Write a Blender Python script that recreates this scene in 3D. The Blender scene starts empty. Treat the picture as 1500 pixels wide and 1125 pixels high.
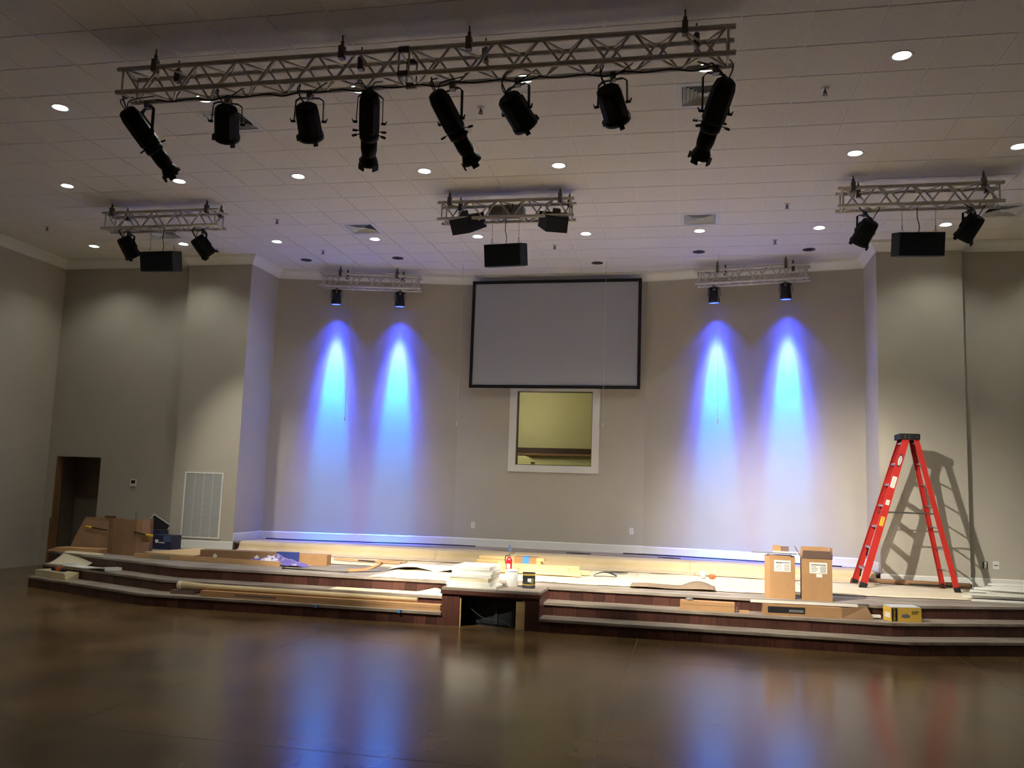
import bpy, bmesh, math, random
from mathutils import Vector, Matrix
random.seed(7)
S = bpy.context.scene
COL = S.collection

# ------------------------------------------------------------------ camera
TILE = 0.6096
CAM_H = 1.70
FPX = 1283.99
PIT, YAW, ROL = [math.radians(a) for a in (6.982, 11.643, 1.959)]
CEIL = CAM_H + 6.957 * TILE                 # 5.941
GX, GY = 0.6772 * TILE, 12.3714 * TILE      # ceiling grid origin
fw = Vector((-math.sin(YAW) * math.cos(PIT), math.cos(YAW) * math.cos(PIT), math.sin(PIT)))
rt = Vector((math.cos(YAW), math.sin(YAW), 0)); upv = rt.cross(fw)
CR = rt * math.cos(ROL) + upv * math.sin(ROL)
CU = upv * math.cos(ROL) - rt * math.sin(ROL)
cam = bpy.data.cameras.new('camera'); cam.sensor_fit = 'HORIZONTAL'; cam.sensor_width = 36
cam.lens = FPX / 1500 * 36; cam.clip_end = 200
co = bpy.data.objects.new('camera', cam); COL.objects.link(co)
m = Matrix((CR, CU, -fw)).transposed().to_4x4(); m.translation = (0, 0, CAM_H)
co.matrix_world = m; S.camera = co
def ray(px, py): return fw + CR * ((px - 750) / FPX) + CU * ((562.5 - py) / FPX)
def atz(px, py, z): d = ray(px, py); return d * ((z - CAM_H) / d.z) + Vector((0, 0, CAM_H))
def aty(px, py, y): d = ray(px, py); return d * (y / d.y) + Vector((0, 0, CAM_H))
def atplane(px, py, P, Q):
    d = ray(px, py); nx, ny = -(Q[1] - P[1]), Q[0] - P[0]
    return d * ((nx * P[0] + ny * P[1]) / (nx * d.x + ny * d.y)) + Vector((0, 0, CAM_H))
def proj(p):
    v = Vector(p) - Vector((0, 0, CAM_H)); d = v.dot(fw)
    return (750 + FPX * v.dot(CR) / d, 562.5 - FPX * v.dot(CU) / d, d)

# ------------------------------------------------------------------ world, exposure
w = bpy.data.worlds.new('world'); S.world = w; w.use_nodes = True
w.node_tree.nodes['Background'].inputs[0].default_value = (0.02, 0.02, 0.02, 1)
w.node_tree.nodes['Background'].inputs[1].default_value = 0.0
vs = S.view_settings
vs.view_transform = 'Standard'; vs.look = 'None'; vs.gamma = 1; vs.use_curve_mapping = False
vs.exposure = -0.1
DOWN_W, SPOT_W, PAR_W, SIDE_W = 46, 3400, 230, 360
BLUE_CORE, BLUE_BEAM, BLUE_WASH, BLUE_HALO = 3400, 3600, 1000, 180

# ------------------------------------------------------------------ materials
def srgb(r, g, b):
    f = lambda c: c / 12.92 if c <= 0.04045 else ((c + 0.055) / 1.055) ** 2.4
    return (f(r / 255), f(g / 255), f(b / 255), 1)
MATS = {}
def mat(name, col, rough=0.6, metal=0.0, vary=0.0, scale=6.0, bump=0.0, bscale=40.0, stretch=(1, 1, 1), rnd=0.0,
        rvary=0.0, emit=0.0, spec=0.5, coat=0.0, col2=None, contrast=(0.3, 0.7), trans=0.0, alpha=1.0):
    """procedural principled material; col in 0-255 sRGB"""
    if name in MATS: return MATS[name]
    M = bpy.data.materials.new(name); M.use_nodes = True; N = M.node_tree.nodes; L = M.node_tree.links
    B = N['Principled BSDF']; c = srgb(*col)
    B.inputs['Base Color'].default_value = c; B.inputs['Roughness'].default_value = rough
    B.inputs['Metallic'].default_value = metal; B.inputs['Specular IOR Level'].default_value = spec
    if coat: B.inputs['Coat Weight'].default_value = coat; B.inputs['Coat Roughness'].default_value = 0.15
    if trans: B.inputs['Transmission Weight'].default_value = trans
    if emit: B.inputs['Emission Color'].default_value = c; B.inputs['Emission Strength'].default_value = emit
    tc = N.new('ShaderNodeTexCoord'); mp = N.new('ShaderNodeMapping'); mp.inputs['Scale'].default_value = stretch
    L.new(tc.outputs['Object'], mp.inputs['Vector'])
    out = None
    if vary or col2:
        nz = N.new('ShaderNodeTexNoise'); nz.inputs['Scale'].default_value = scale; nz.inputs['Detail'].default_value = 6
        L.new(mp.outputs[0], nz.inputs['Vector'])
        rp = N.new('ShaderNodeValToRGB'); rp.color_ramp.elements[0].position = contrast[0]; rp.color_ramp.elements[1].position = contrast[1]
        if col2: a, b = c, srgb(*col2)
        else:
            a = tuple(x * (1 - vary) for x in c[:3]) + (1,); b = tuple(min(1, x * (1 + vary)) for x in c[:3]) + (1,)
        rp.color_ramp.elements[0].color = a; rp.color_ramp.elements[1].color = b
        L.new(nz.outputs[0], rp.inputs[0]); out = rp.outputs[0]
        if rvary:
            mr = N.new('ShaderNodeMapRange'); mr.inputs[3].default_value = max(0.02, rough - rvary); mr.inputs[4].default_value = rough + rvary
            L.new(nz.outputs[0], mr.inputs[0]); L.new(mr.outputs[0], B.inputs['Roughness'])
    if rnd:
        oi = N.new('ShaderNodeObjectInfo'); hs = N.new('ShaderNodeHueSaturation')
        mr = N.new('ShaderNodeMapRange'); mr.inputs[3].default_value = 1 - rnd; mr.inputs[4].default_value = 1 + rnd
        L.new(oi.outputs['Random'], mr.inputs[0]); L.new(mr.outputs[0], hs.inputs['Value'])
        if out: L.new(out, hs.inputs['Color'])
        else: hs.inputs['Color'].default_value = c
        out = hs.outputs[0]
    if out: L.new(out, B.inputs['Base Color'])
    if bump:
        n2 = N.new('ShaderNodeTexNoise'); n2.inputs['Scale'].default_value = bscale; n2.inputs['Detail'].default_value = 4
        L.new(mp.outputs[0], n2.inputs['Vector'])
        bp = N.new('ShaderNodeBump'); bp.inputs['Strength'].default_value = bump; bp.inputs['Distance'].default_value = 0.01
        L.new(n2.outputs[0], bp.inputs['Height']); L.new(bp.outputs[0], B.inputs['Normal'])
    MATS[name] = M; return M

M_WALL = mat('painted greige wall', (184, 178, 164), 0.75, vary=0.03, scale=2, bump=0.08, bscale=120)
M_TRIM = mat('white trim paint', (228, 228, 222), 0.4, vary=0.02, scale=4)
M_TILE = mat('mineral fibre ceiling tile', (220, 216, 209), 0.95, vary=0.06, scale=30, bump=0.25, bscale=180)
M_TEE = mat('white grid steel', (222, 219, 214), 0.5)
M_FLOOR = mat('stained polished concrete', (74, 57, 36), 0.20, col2=(128, 99, 62), scale=1.1, rvary=0.07, spec=0.42, contrast=(0.30, 0.78))
M_JOINT = mat('dusty saw cut filler', (122, 98, 68), 0.85)
M_MAHOG = mat('dark mahogany plank', (80, 48, 40), 0.42, vary=0.28, scale=5, stretch=(9, 9, 0.6), rnd=0.32)
M_TREAD = mat('dusty dark wood tread', (122, 108, 95), 0.6, col2=(172, 160, 144), scale=3.5, stretch=(0.6, 3, 1), contrast=(0.35, 0.75))
M_DECK = mat('dusty stage deck', (126, 114, 102), 0.65, col2=(172, 160, 146), scale=2.5, stretch=(0.7, 2, 1))
M_KRAFT = mat('kraft paper', (214, 192, 150), 0.8, vary=0.06, scale=3, bump=0.2, bscale=6)
M_KRAFT2 = mat('pale masking paper', (226, 212, 182), 0.8, vary=0.05, scale=3, bump=0.2, bscale=5)
M_CARD = mat('corrugated cardboard', (176, 135, 92), 0.85, vary=0.07, scale=5, bump=0.08, bscale=60)
M_CARD2 = mat('dull cardboard', (150, 116, 84), 0.85, vary=0.1, scale=4, bump=0.1, bscale=40)
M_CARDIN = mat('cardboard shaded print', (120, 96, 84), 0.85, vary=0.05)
M_PINE = mat('pale pine lumber', (222, 190, 136), 0.6, vary=0.12, scale=4, stretch=(1, 12, 12))
M_OAK = mat('raw wood board', (196, 156, 112), 0.6, vary=0.14, scale=4, stretch=(1, 14, 14))
M_JAMB = mat('raw door framing lumber', (132, 96, 58), 0.7, vary=0.15, scale=5, stretch=(10, 10, 1))
M_ALU = mat('brushed aluminium', (190, 188, 184), 0.35, metal=0.85, vary=0.06, scale=20)
M_TRUSS = mat('truss aluminium', (214, 208, 198), 0.5, metal=0.1, vary=0.08, scale=12)
M_HANG = mat('dark hanger steel', (104, 100, 94), 0.5, metal=0.7, vary=0.1)
M_BLACK = mat('black fixture enamel', (9, 9, 10), 0.6, spec=0.25, vary=0.2, scale=10)
M_LEDBLK = mat('black die cast housing', (22, 24, 34), 0.45, vary=0.2, scale=10)
M_SPK = mat('black speaker paint', (24, 26, 31), 0.7, vary=0.15, scale=60, bump=0.2, bscale=200)
M_GRILL = mat('black speaker grille', (9, 10, 13), 0.8, spec=0.2, bump=0.3, bscale=400)
M_CABLE = mat('black cable rubber', (16, 16, 16), 0.6)
M_LENS = mat('lamp lens glass glow', (255, 244, 220), 0.2, emit=3)
M_BLUELENS = mat('blue led lens glow', (60, 90, 255), 0.2, emit=6)
M_WHITE = mat('white plastic', (226, 226, 222), 0.45)
M_WHITE2 = mat('white board paint', (238, 236, 226), 0.5, vary=0.03, scale=5)
M_SCREEN = mat('matte projection fabric', (168, 172, 182), 0.9)
M_SFRAME = mat('black velvet screen frame', (16, 18, 26), 0.85)
M_BULB = mat('lit downlight lamp', (236, 246, 240), 0.3, emit=7)
M_REFL = mat('satin white reflector', (235, 238, 236), 0.3, emit=0.0)
M_REFLD = mat('dark specular reflector', (120, 122, 134), 0.25, metal=0.6)
M_RED = mat('red fibreglass rail', (192, 44, 36), 0.45, vary=0.06, scale=6)
M_REDX = mat('red extinguisher enamel', (196, 26, 40), 0.25)
M_RUB = mat('black rubber', (18, 18, 20), 0.7)
M_NAVY = mat('navy printed carton', (34, 42, 72), 0.55, vary=0.1)
M_YEL = mat('yellow printed carton', (226, 184, 78), 0.55, vary=0.05)
M_YELP = mat('yellow plastic', (232, 190, 40), 0.5)
M_BTAPE = mat('blue painters tape', (70, 150, 215), 0.6)
M_CLOTH = mat('white and violet rag', (228, 224, 238), 0.85, col2=(104, 92, 168), scale=6, contrast=(0.42, 0.54))
M_GOLD = mat('gold label print', (176, 146, 60), 0.5, vary=0.15)
M_LABEL = mat('white paper label', (236, 232, 222), 0.6)
M_INK = mat('grey printed ink', (120, 116, 112), 0.7)
M_INKD = mat('black printed ink', (26, 26, 28), 0.7)
M_ORANGE = mat('orange plastic', (206, 96, 44), 0.5)
M_CREAM = mat('cream baptistry wall', (206, 200, 156), 0.7, vary=0.02)
M_TUB = mat('cream acrylic tub', (232, 226, 168), 0.35)
M_BROWN = mat('dark brown wood rail', (74, 48, 36), 0.45, vary=0.15, scale=6, stretch=(1, 8, 8))
M_HALL = mat('dim hallway paint', (165, 158, 142), 0.8)
M_GRILLE = mat('grille enamel', (206, 208, 206), 0.5)
M_VENTD = mat('vent dark throat', (60, 60, 58), 0.7)
M_GLASS = mat('clear window glass', (245, 248, 246), 0.02, trans=1.0)
M_PROJ = mat('grey projector plastic', (150, 148, 146), 0.5)
M_CORD = mat('pale microphone cord', (206, 202, 196), 0.6)

# ------------------------------------------------------------------ mesh helpers
ORG = {}
class MB:
    def __init__(s, M=None): s.v = []; s.f = []; s.sm = []; s.M = M or Matrix()
    def p(s, q): s.v.append(s.M @ Vector(q)); return len(s.v) - 1
    def face(s, idx, smooth=False): s.f.append(tuple(idx)); s.sm.append(smooth)
    def hexa(s, pts):                     # 8 points: bottom ring then top ring (ccw from above)
        b = [s.p(q) for q in pts]
        for q in ((3, 2, 1, 0), (4, 5, 6, 7), (0, 1, 5, 4), (1, 2, 6, 5), (2, 3, 7, 6), (3, 0, 4, 7)): s.face([b[i] for i in q])
        return s
    def box(s, x0, x1, y0, y1, z0, z1):
        return s.hexa([(x0, y0, z0), (x1, y0, z0), (x1, y1, z0), (x0, y1, z0), (x0, y0, z1), (x1, y0, z1), (x1, y1, z1), (x0, y1, z1)])
    def bar(s, a, b, w, h, up=(0, 0, 1)):  # rectangular bar from a to b, w sideways, h along up
        a, b = Vector(a), Vector(b); d = (b - a).normalized(); u = Vector(up); sd = d.cross(u)
        if sd.length < 1e-5: sd = d.cross(Vector((1, 0, 0)))
        sd.normalize(); u = sd.cross(d).normalized(); sd *= w / 2; u = u * (h / 2)
        return s.hexa([a - sd - u, a + sd - u, b + sd - u, b - sd - u, a - sd + u, a + sd + u, b + sd + u, b - sd + u])
    def prism(s, poly, z0, z1):
        n = len(poly); a = [s.p((x, y, z0)) for x, y in poly]; b = [s.p((x, y, z1)) for x, y in poly]
        s.face(a[::-1]); s.face(b)
        for i in range(n): j = (i + 1) % n; s.face((a[i], a[j], b[j], b[i]))
        return s
    def rings(s, rs, cap=True, closed=False, smooth=True):
        ids = [[s.p(q) for q in r] for r in rs]; n = len(rs[0])
        for k in range(len(ids) - (0 if closed else 1)):
            A, Bq = ids[k], ids[(k + 1) % len(ids)]
            for i in range(n): j = (i + 1) % n; s.face((A[i], A[j], Bq[j], Bq[i]), smooth)
        if cap and not closed: s.face(ids[0][::-1]); s.face(ids[-1])
        return s
    def tube(s, pts, r, n=8, cap=True, closed=False):
        pts = [Vector(q) for q in pts]; rs = []; prev = None; N = len(pts)
        for i, q in enumerate(pts):
            if closed: d = pts[(i + 1) % N] - pts[i - 1]
            else: d = (pts[min(i + 1, N - 1)] - pts[max(i - 1, 0)])
            d.normalize()
            if prev is None: a = d.orthogonal().normalized()
            else:
                a = prev - d * prev.dot(d)
                a = a.normalized() if a.length > 1e-6 else d.orthogonal().normalized()
            prev = a; b = d.cross(a); rr = r[i] if isinstance(r, (list, tuple)) else r
            rs.append([q + a * (rr * math.cos(t * 2 * math.pi / n)) + b * (rr * math.sin(t * 2 * math.pi / n)) for t in range(n)])
        return s.rings(rs, cap, closed)
    def lathe(s, prof, n=16, cap=True, phase=0.0, smooth=True):   # prof [(r,z)] about local z
        return s.rings([[(r * math.cos(2 * math.pi * t / n + phase), r * math.sin(2 * math.pi * t / n + phase), z) for t in range(n)] for r, z in prof], cap, smooth=smooth)
    def sheet(s, fn, nu, nv, th=0.003, smooth=True):
        top = [[s.p(fn(i / nu, j / nv)) for j in range(nv + 1)] for i in range(nu + 1)]
        pt = lambda i, j: Vector(fn(i / nu, j / nv)) - Vector((0, 0, th))
        bot = [[s.p(pt(i, j)) for j in range(nv + 1)] for i in range(nu + 1)]
        for i in range(nu):
            for j in range(nv):
                s.face((top[i][j], top[i + 1][j], top[i + 1][j + 1], top[i][j + 1]), smooth)
                s.face((bot[i][j + 1], bot[i + 1][j + 1], bot[i + 1][j], bot[i][j]), smooth)
        for i in range(nu):
            s.face((top[i + 1][0], top[i][0], bot[i][0], bot[i + 1][0])); s.face((top[i][nv], top[i + 1][nv], bot[i + 1][nv], bot[i][nv]))
        for j in range(nv):
            s.face((top[0][j], top[0][j + 1], bot[0][j + 1], bot[0][j])); s.face((top[nu][j + 1], top[nu][j], bot[nu][j], bot[nu][j + 1]))
        return s
    def build(s, name, material, parent=None, origin=None):
        o0 = ORG.get(parent.name, Vector()) if parent else (Vector(origin) if origin else Vector())
        me = bpy.data.meshes.new(name); me.from_pydata([v - o0 for v in s.v], [], s.f)
        me.polygons.foreach_set('use_smooth', s.sm); me.materials.append(material)
        bm = bmesh.new(); bm.from_mesh(me); bmesh.ops.recalc_face_normals(bm, faces=bm.faces); bm.to_mesh(me); bm.free()
        o = bpy.data.objects.new(name, me); COL.objects.link(o)
        if parent: o.parent = parent; ORG[o.name] = o0
        else: o.location = o0; ORG[o.name] = o0
        return o
def thing(name, label, cat, loc, group=None):
    o = bpy.data.objects.new(name, None); COL.objects.link(o); o.empty_display_size = 0.1; o.location = loc
    o['label'] = label; o['category'] = cat
    if group: o['group'] = group
    ORG[o.name] = Vector(loc); return o
def tag(o, label, cat, group=None):
    o['label'] = label; o['category'] = cat
    if group: o['group'] = group
    return o
def struct(o, label=None):
    o['kind'] = 'structure'
    if label: o['label'] = label
    return o
def smooth_path(pts, k=6):
    P = [Vector(q) for q in pts]; P = [P[0]] + P + [P[-1]]; out = []
    for i in range(1, len(P) - 2):
        for t in range(k):
            u = t / k; a, b, c, d = P[i - 1], P[i], P[i + 1], P[i + 2]
            out.append(0.5 * ((2 * b) + (c - a) * u + (2 * a - 5 * b + 4 * c - d) * u * u + (3 * b - a - 3 * c + d) * u ** 3))
    out.append(P[-2]); return out
def frame_to(p, target, up=(0, 0, 1)):     # matrix with local -Z pointing from p to target
    z = (Vector(p) - Vector(target)).normalized(); x = Vector(up).cross(z)
    if x.length < 1e-4: x = Vector((1, 0, 0))
    x.normalize(); y = z.cross(x)
    M = Matrix((x, y, z)).transposed().to_4x4(); M.translation = p; return M
def rotz(loc, a, tilt=None):
    M = Matrix.Translation(loc) @ Matrix.Rotation(math.radians(a), 4, 'Z')
    return M @ tilt if tilt else M
def spot(name, M, watts, size, blend, col, parent=None, radius=0.04):
    l = bpy.data.lights.new(name, 'SPOT'); l.energy = watts; l.spot_size = math.radians(size); l.spot_blend = blend
    l.color = col; l.shadow_soft_size = radius
    o = bpy.data.objects.new(name, l); COL.objects.link(o)
    o.matrix_world = M
    if parent:
        o.parent = parent; M2 = M.copy(); M2.translation = M.translation - ORG[parent.name]; o.matrix_local = M2
    return o
def text_mesh(body, size, M, material, name, parent, ax=0.5):
    c = bpy.data.curves.new(name, 'FONT'); c.body = body; c.size = size; c.align_x = 'CENTER'; c.align_y = 'CENTER'; c.extrude = 0.0008
    t = bpy.data.objects.new(name, c); COL.objects.link(t)
    me = bpy.data.meshes.new_from_object(t.evaluated_get(bpy.context.evaluated_depsgraph_get()))
    COL.objects.unlink(t); bpy.data.objects.remove(t); bpy.data.curves.remove(c)
    me.transform(Matrix.Translation(-ORG[parent.name]) @ M); me.materials.clear(); me.materials.append(material)
    o = bpy.data.objects.new(name, me); COL.objects.link(o); o.parent = parent; ORG[o.name] = ORG[parent.name]; return o
ORD = ['first', 'second', 'third', 'fourth', 'fifth', 'sixth', 'seventh', 'eighth', 'ninth', 'tenth', 'eleventh', 'twelfth']

# ------------------------------------------------------------------ plan of the room
XL, XR, YB, YW, YP = -12.2, 7.0, -6.0, 14.92, 14.80     # side walls, wall behind, stage wall, pilaster face
PLX0, PLX1, PRX0, PRX1 = -9.41, -8.12, 2.93, 4.22
FB, FC, FD, FE = (-8.12, 15.90), (-4.50, 16.68), (-0.85, 16.62), (2.93, 15.86)
RIS = 0.1575; S1, S2, DECK, PLAT = RIS, 2 * RIS, 3 * RIS, 4 * RIS
WT = 0.15; TOP = CEIL + 0.12

# floor: slabs between saw cuts
fl = struct(MB().box(XL - 0.1, XR + 0.1, YB - 0.1, 17.2, -0.08, -0.0012).build('floor', M_JOINT))
xs = [XL] + [-11.4 + 3.6 * k for k in range(6)] + [XR]; ys = [YB, -2.42, 1.56, 5.54, 9.5, 13.48, 17.0]
for a, b in zip(xs, xs[1:]):
    for c, d in zip(ys, ys[1:]):
        MB().box(a + 0.003, b - 0.003, c + 0.005, d - 0.005, -0.05, 0).build('concrete_slab', M_FLOOR, fl)

def wall(name, P, Q, z0=0, z1=TOP, t=WT, material=None):   # interior on the right of P->Q
    d = Vector((Q[0] - P[0], Q[1] - P[1])).normalized(); n = Vector((-d.y, d.x)) * t
    return struct(MB().prism([P, Q, (Q[0] + n.x, Q[1] + n.y), (P[0] + n.x, P[1] + n.y)], z0, z1).build(name, material or M_WALL))
wall('wall_left', (XL, YB), (XL, YW + WT))
wall('wall_right', (XR, YW + WT), (XR, YB))
wall('wall_rear', (XR, YB), (XL, YB))
# stage wall, left part with the doorway
DX0, DX1, DZ = -12.0, -11.04, 2.09
mb = MB().box(XL, DX0, YW, YW + WT, 0, TOP).box(DX1, PLX0, YW, YW + WT, 0, TOP).box(DX0, DX1, YW, YW + WT, DZ, TOP)
struct(mb.build('wall_stage_left', M_WALL))
wall('wall_stage_right', (PRX1, YW), (XR, YW))
struct(MB().box(PLX0, PLX1, YP, FB[1], 0, TOP).build('wall_pilaster_left', M_WALL))
struct(MB().box(PRX0, PRX1, YP, FE[1], 0, TOP).build('wall_pilaster_right', M_WALL))
wall('wall_recess_left', FB, FC)
wall('wall_recess_right', FD, FE)
# centre facet with window
dCD = Vector((FD[0] - FC[0], FD[1] - FC[1])); LCD = dCD.length; dCD.normalize(); nCD = Vector((-dCD.y, dCD.x))
FM = Matrix(((dCD.x, nCD.x, 0, FC[0]), (dCD.y, nCD.y, 0, FC[1]), (0, 0, 1, 0), (0, 0, 0, 1)))   # local x along facet, y outward (away from room)
WX0, WX1, WZ0, WZ1 = 1.185, 2.66, 2.215, 3.645
mb = MB(FM).box(0, WX0, 0, WT, 0, TOP).box(WX1, LCD, 0, WT, 0, TOP).box(WX0, WX1, 0, WT, 0, WZ0).box(WX0, WX1, 0, WT, WZ1, TOP)
struct(mb.build('wall_recess_center', M_WALL))

# doorway
dr = struct(MB().box(DX0, DX0 + 0.035, YW - 0.005, YW + WT + 0.005, 0, DZ).build('door_1', M_JAMB), 'unfinished doorway with raw wood jamb in the stage wall')
MB().box(DX0 + 0.035, DX1, YW + 0.001, YW + WT, DZ - 0.012, DZ).build('head_jamb', M_WALL, dr)
MB().box(DX0 - 0.03, DX0, YW - 0.006, YW, 0, 0.9).build('bare_stud', M_JAMB, dr)
hall = MB().box(-12.2, -9.9, YW + 0.85, YW + 0.95, 0, 2.7).box(-12.3, -12.2, YW + WT, YW + 1.45, 0, 2.7).box(-9.9, -9.8, YW + WT, YW + 1.45, 0, 2.7).box(-12.3, -9.8, YW + WT, YW + 1.45, 2.7, 2.75)
struct(hall.build('wall_hallway', M_HALL))

# window frame, glass and the baptistry behind it
wn = struct(MB(FM).box(WX0 - 0.14, WX1 + 0.14, -0.025, 0, WZ1, WZ1 + 0.12).build('window_1', M_TRIM), 'white framed square window opening into the baptistry')
MB(FM).box(WX0 - 0.14, WX1 + 0.14, -0.025, 0, WZ0 - 0.13, WZ0).build('sill_casing', M_TRIM, wn)
MB(FM).box(WX0 - 0.14, WX0, -0.025, 0, WZ0, WZ1).build('side_casing', M_TRIM, wn)
MB(FM).box(WX1, WX1 + 0.14, -0.025, 0, WZ0, WZ1).build('side_casing', M_TRIM, wn)
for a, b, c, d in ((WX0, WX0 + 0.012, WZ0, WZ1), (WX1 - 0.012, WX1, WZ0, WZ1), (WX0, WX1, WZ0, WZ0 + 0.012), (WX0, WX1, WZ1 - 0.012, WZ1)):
    MB(FM).box(a, b, 0, WT, c, d).build('jamb', mat('shade toned window jamb', (104, 98, 84), 0.8), wn)  # jamb colour darkened to carry the shade inside the opening
MB(FM).box(WX0 + 0.012, WX1 - 0.012, 0.07, 0.076, WZ0 + 0.012, WZ1 - 0.012).build('pane', M_GLASS, wn)
bx0, bx1, by1 = 0.75, 3.2, 1.75
mb = MB(FM).box(bx0 - 0.1, bx1 + 0.1, by1, by1 + 0.1, 1.0, 4.6).box(bx0 - 0.1, bx0, WT, by1, 1.0, 4.6).box(bx1, bx1 + 0.1, WT, by1, 1.0, 4.6).box(bx0 - 0.1, bx1 + 0.1, WT, by1 + 0.1, 4.5, 4.6).box(bx0 - 0.1, bx1 + 0.1, WT, by1 + 0.1, 1.0, 1.1)
struct(mb.build('wall_baptistry', M_CREAM))
tb = thing('baptistry_tub', 'cream tub rim with a curved end seen through the window', 'tub', FM @ Vector((2, 0.6, 1.1)))
prof = [(0.8, 1.15), (0.8, 2.43), (1.17, 2.43), (1.23, 2.41), (1.29, 2.37), (1.35, 2.335), (1.41, 2.32), (3.15, 2.32), (3.15, 1.15)]
mb = MB(FM); a = [mb.p((x, 1.0, z)) for x, z in prof]; b = [mb.p((x, 1.08, z)) for x, z in prof]; mb.face(a); mb.face(b[::-1])
for i in range(len(prof)): j = (i + 1) % len(prof); mb.face((a[j], a[i], b[i], b[j]))
mb.build('rim', M_TUB, tb)
mb = MB(FM @ Matrix.Translation((1.33, 0.985, 2.30))); mb.lathe([(0.04, -0.01), (0.04, 0.01)], 10); mb.build('drain_cap', M_HANG, tb)
rl = thing('baptistry_rail', 'dark brown wooden rail on the baptistry wall behind the window', 'rail', FM @ Vector((2, 1.7, 2.5)))
MB(FM).box(bx0, bx1, by1 - 0.09, by1, 2.52, 2.635).build('rail_board', M_BROWN, rl)
MB(FM).box(bx0, bx1, by1 - 0.12, by1, 2.475, 2.517).build('ledge', M_CARD2, rl)
bl = bpy.data.lights.new('baptistry_lamp', 'POINT'); bl.energy = 22; bl.color = (1, 0.96, 0.82); bl.shadow_soft_size = 0.1
blo = bpy.data.objects.new('baptistry_lamp', bl); COL.objects.link(blo); blo.location = FM @ Vector((0.95, 0.33, 3.3))

# crown moulding and baseboards
PATH = [(XL, YB), (XL, YW), (PLX0, YW), (PLX0, YP), (PLX1, YP), FB, FC, FD, FE, (PRX0, YP), (PRX1, YP), (PRX1, YW), (XR, YW), (XR, YB)]
def offs(path, d):
    out = []
    for i, P in enumerate(path):
        P = Vector(P); ns = []
        if i > 0: e = (P - Vector(path[i - 1])).normalized(); ns.append(Vector((e.y, -e.x)))
        if i < len(path) - 1: e = (Vector(path[i + 1]) - P).normalized(); ns.append(Vector((e.y, -e.x)))
        if len(ns) == 1: out.append(P + ns[0] * d)
        else: b = (ns[0] + ns[1]); out.append(P + b * (d / max(0.2, (1 + ns[0].dot(ns[1])))))
    return out
CROWN = [(0, 0.0), (0, -0.165), (0.012, -0.165), (0.016, -0.145), (0.03, -0.13), (0.05, -0.10), (0.085, -0.06), (0.115, -0.04), (0.12, -0.022), (0.135, -0.018), (0.135, 0.0)]
rails = [(offs(PATH, d), z) for d, z in CROWN]
for k in range(len(PATH) - 1):
    mb = MB(); A = []
    for e in (k, k + 1): A.append([(r[e].x, r[e].y, CEIL + z) for r, z in rails])
    mb.rings(A, True, smooth=False); struct(mb.build('trim_%d' % (k + 1), M_TRIM))
BASE = [(0, 0), (0, 0.15), (0.008, 0.15), (0.014, 0.135), (0.016, 0.0)]
brails = [(offs(PATH, d), z) for d, z in BASE]
for k, nm, z0 in ((3, 'baseboard_pilaster_left', DECK), (5, 'baseboard_recess_left', PLAT), (6, 'baseboard_recess_center', PLAT), (7, 'baseboard_recess_right', PLAT),
                  (4, 'baseboard_return_left', PLAT), (8, 'baseboard_return_right', PLAT), (9, 'baseboard_pilaster_right', DECK), (10, 'baseboard_jog_right', DECK), (11, 'baseboard_stage_right', DECK)):
    mb = MB(); mb.rings([[(r[e].x, r[e].y, z0 + z) for r, z in brails] for e in (k, k + 1)], True, smooth=False)
    struct(mb.build(nm, M_TRIM))

# ------------------------------------------------------------------ ceiling: lay-in tiles
LIT = {}
for j, cols in ((1, (-19, -16, -13, -10, -7, -4, -1, 2, 5, 8)), (5, (-19, -16, -13, -10, -7, -4, -1, 2, 5, 8)), (10, (-19, -16, -13, -10, -7, -4, -1, 2, 5, 8))):
    for i in cols: LIT[(i, j)] = j
DARK = [(-13, 12), (-10, 12), (-4, 13), (-1, 12), (2, 12)]
VENTS = [(-10, 2), (-1, 2), (-16, 9), (-10, 9), (-1, 9), (6, 9)]
HOLE_R = 0.088
ce = struct(MB().box(XL - 0.1, XR + 0.1, YB - 0.1, 17.0, CEIL + 0.09, CEIL + 0.12).build('ceiling', M_VENTD))
def in_room(x, y): return XL < x < XR and (YB < y < YW or (PLX1 < x < PRX0 and y < 16.9))
g = 0.007
def tile_mesh(hole):
    mb = MB(); h = TILE / 2 - g; z0, z1 = 0.0, 0.018
    if not hole: mb.box(-h, h, -h, h, z0, z1)
    else:
        n = 24; sq = []; ci = []
        for k in range(n):
            a = 2 * math.pi * k / n; c, s_ = math.cos(a), math.sin(a); q = h / max(abs(c), abs(s_)); sq.append((c * q, s_ * q)); ci.append((c * HOLE_R, s_ * HOLE_R))
        ids = [[mb.p((x, y, z)) for x, y in ring] for ring, z in ((sq, z0), (sq, z1), (ci, z1), (ci, z0))]
        for a in range(4):
            A, Bq = ids[a], ids[(a + 1) % 4]
            for k in range(n): l = (k + 1) % n; mb.face((A[k], A[l], Bq[l], Bq[k]))
    o = mb.build('tmp', M_TILE); me = o.data; bpy.data.objects.remove(o); return me
ME_T, ME_H = tile_mesh(False), tile_mesh(True); ME_T.name = 'ceiling_tile'; ME_H.name = 'ceiling_tile_with_hole'
cells = []
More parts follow.
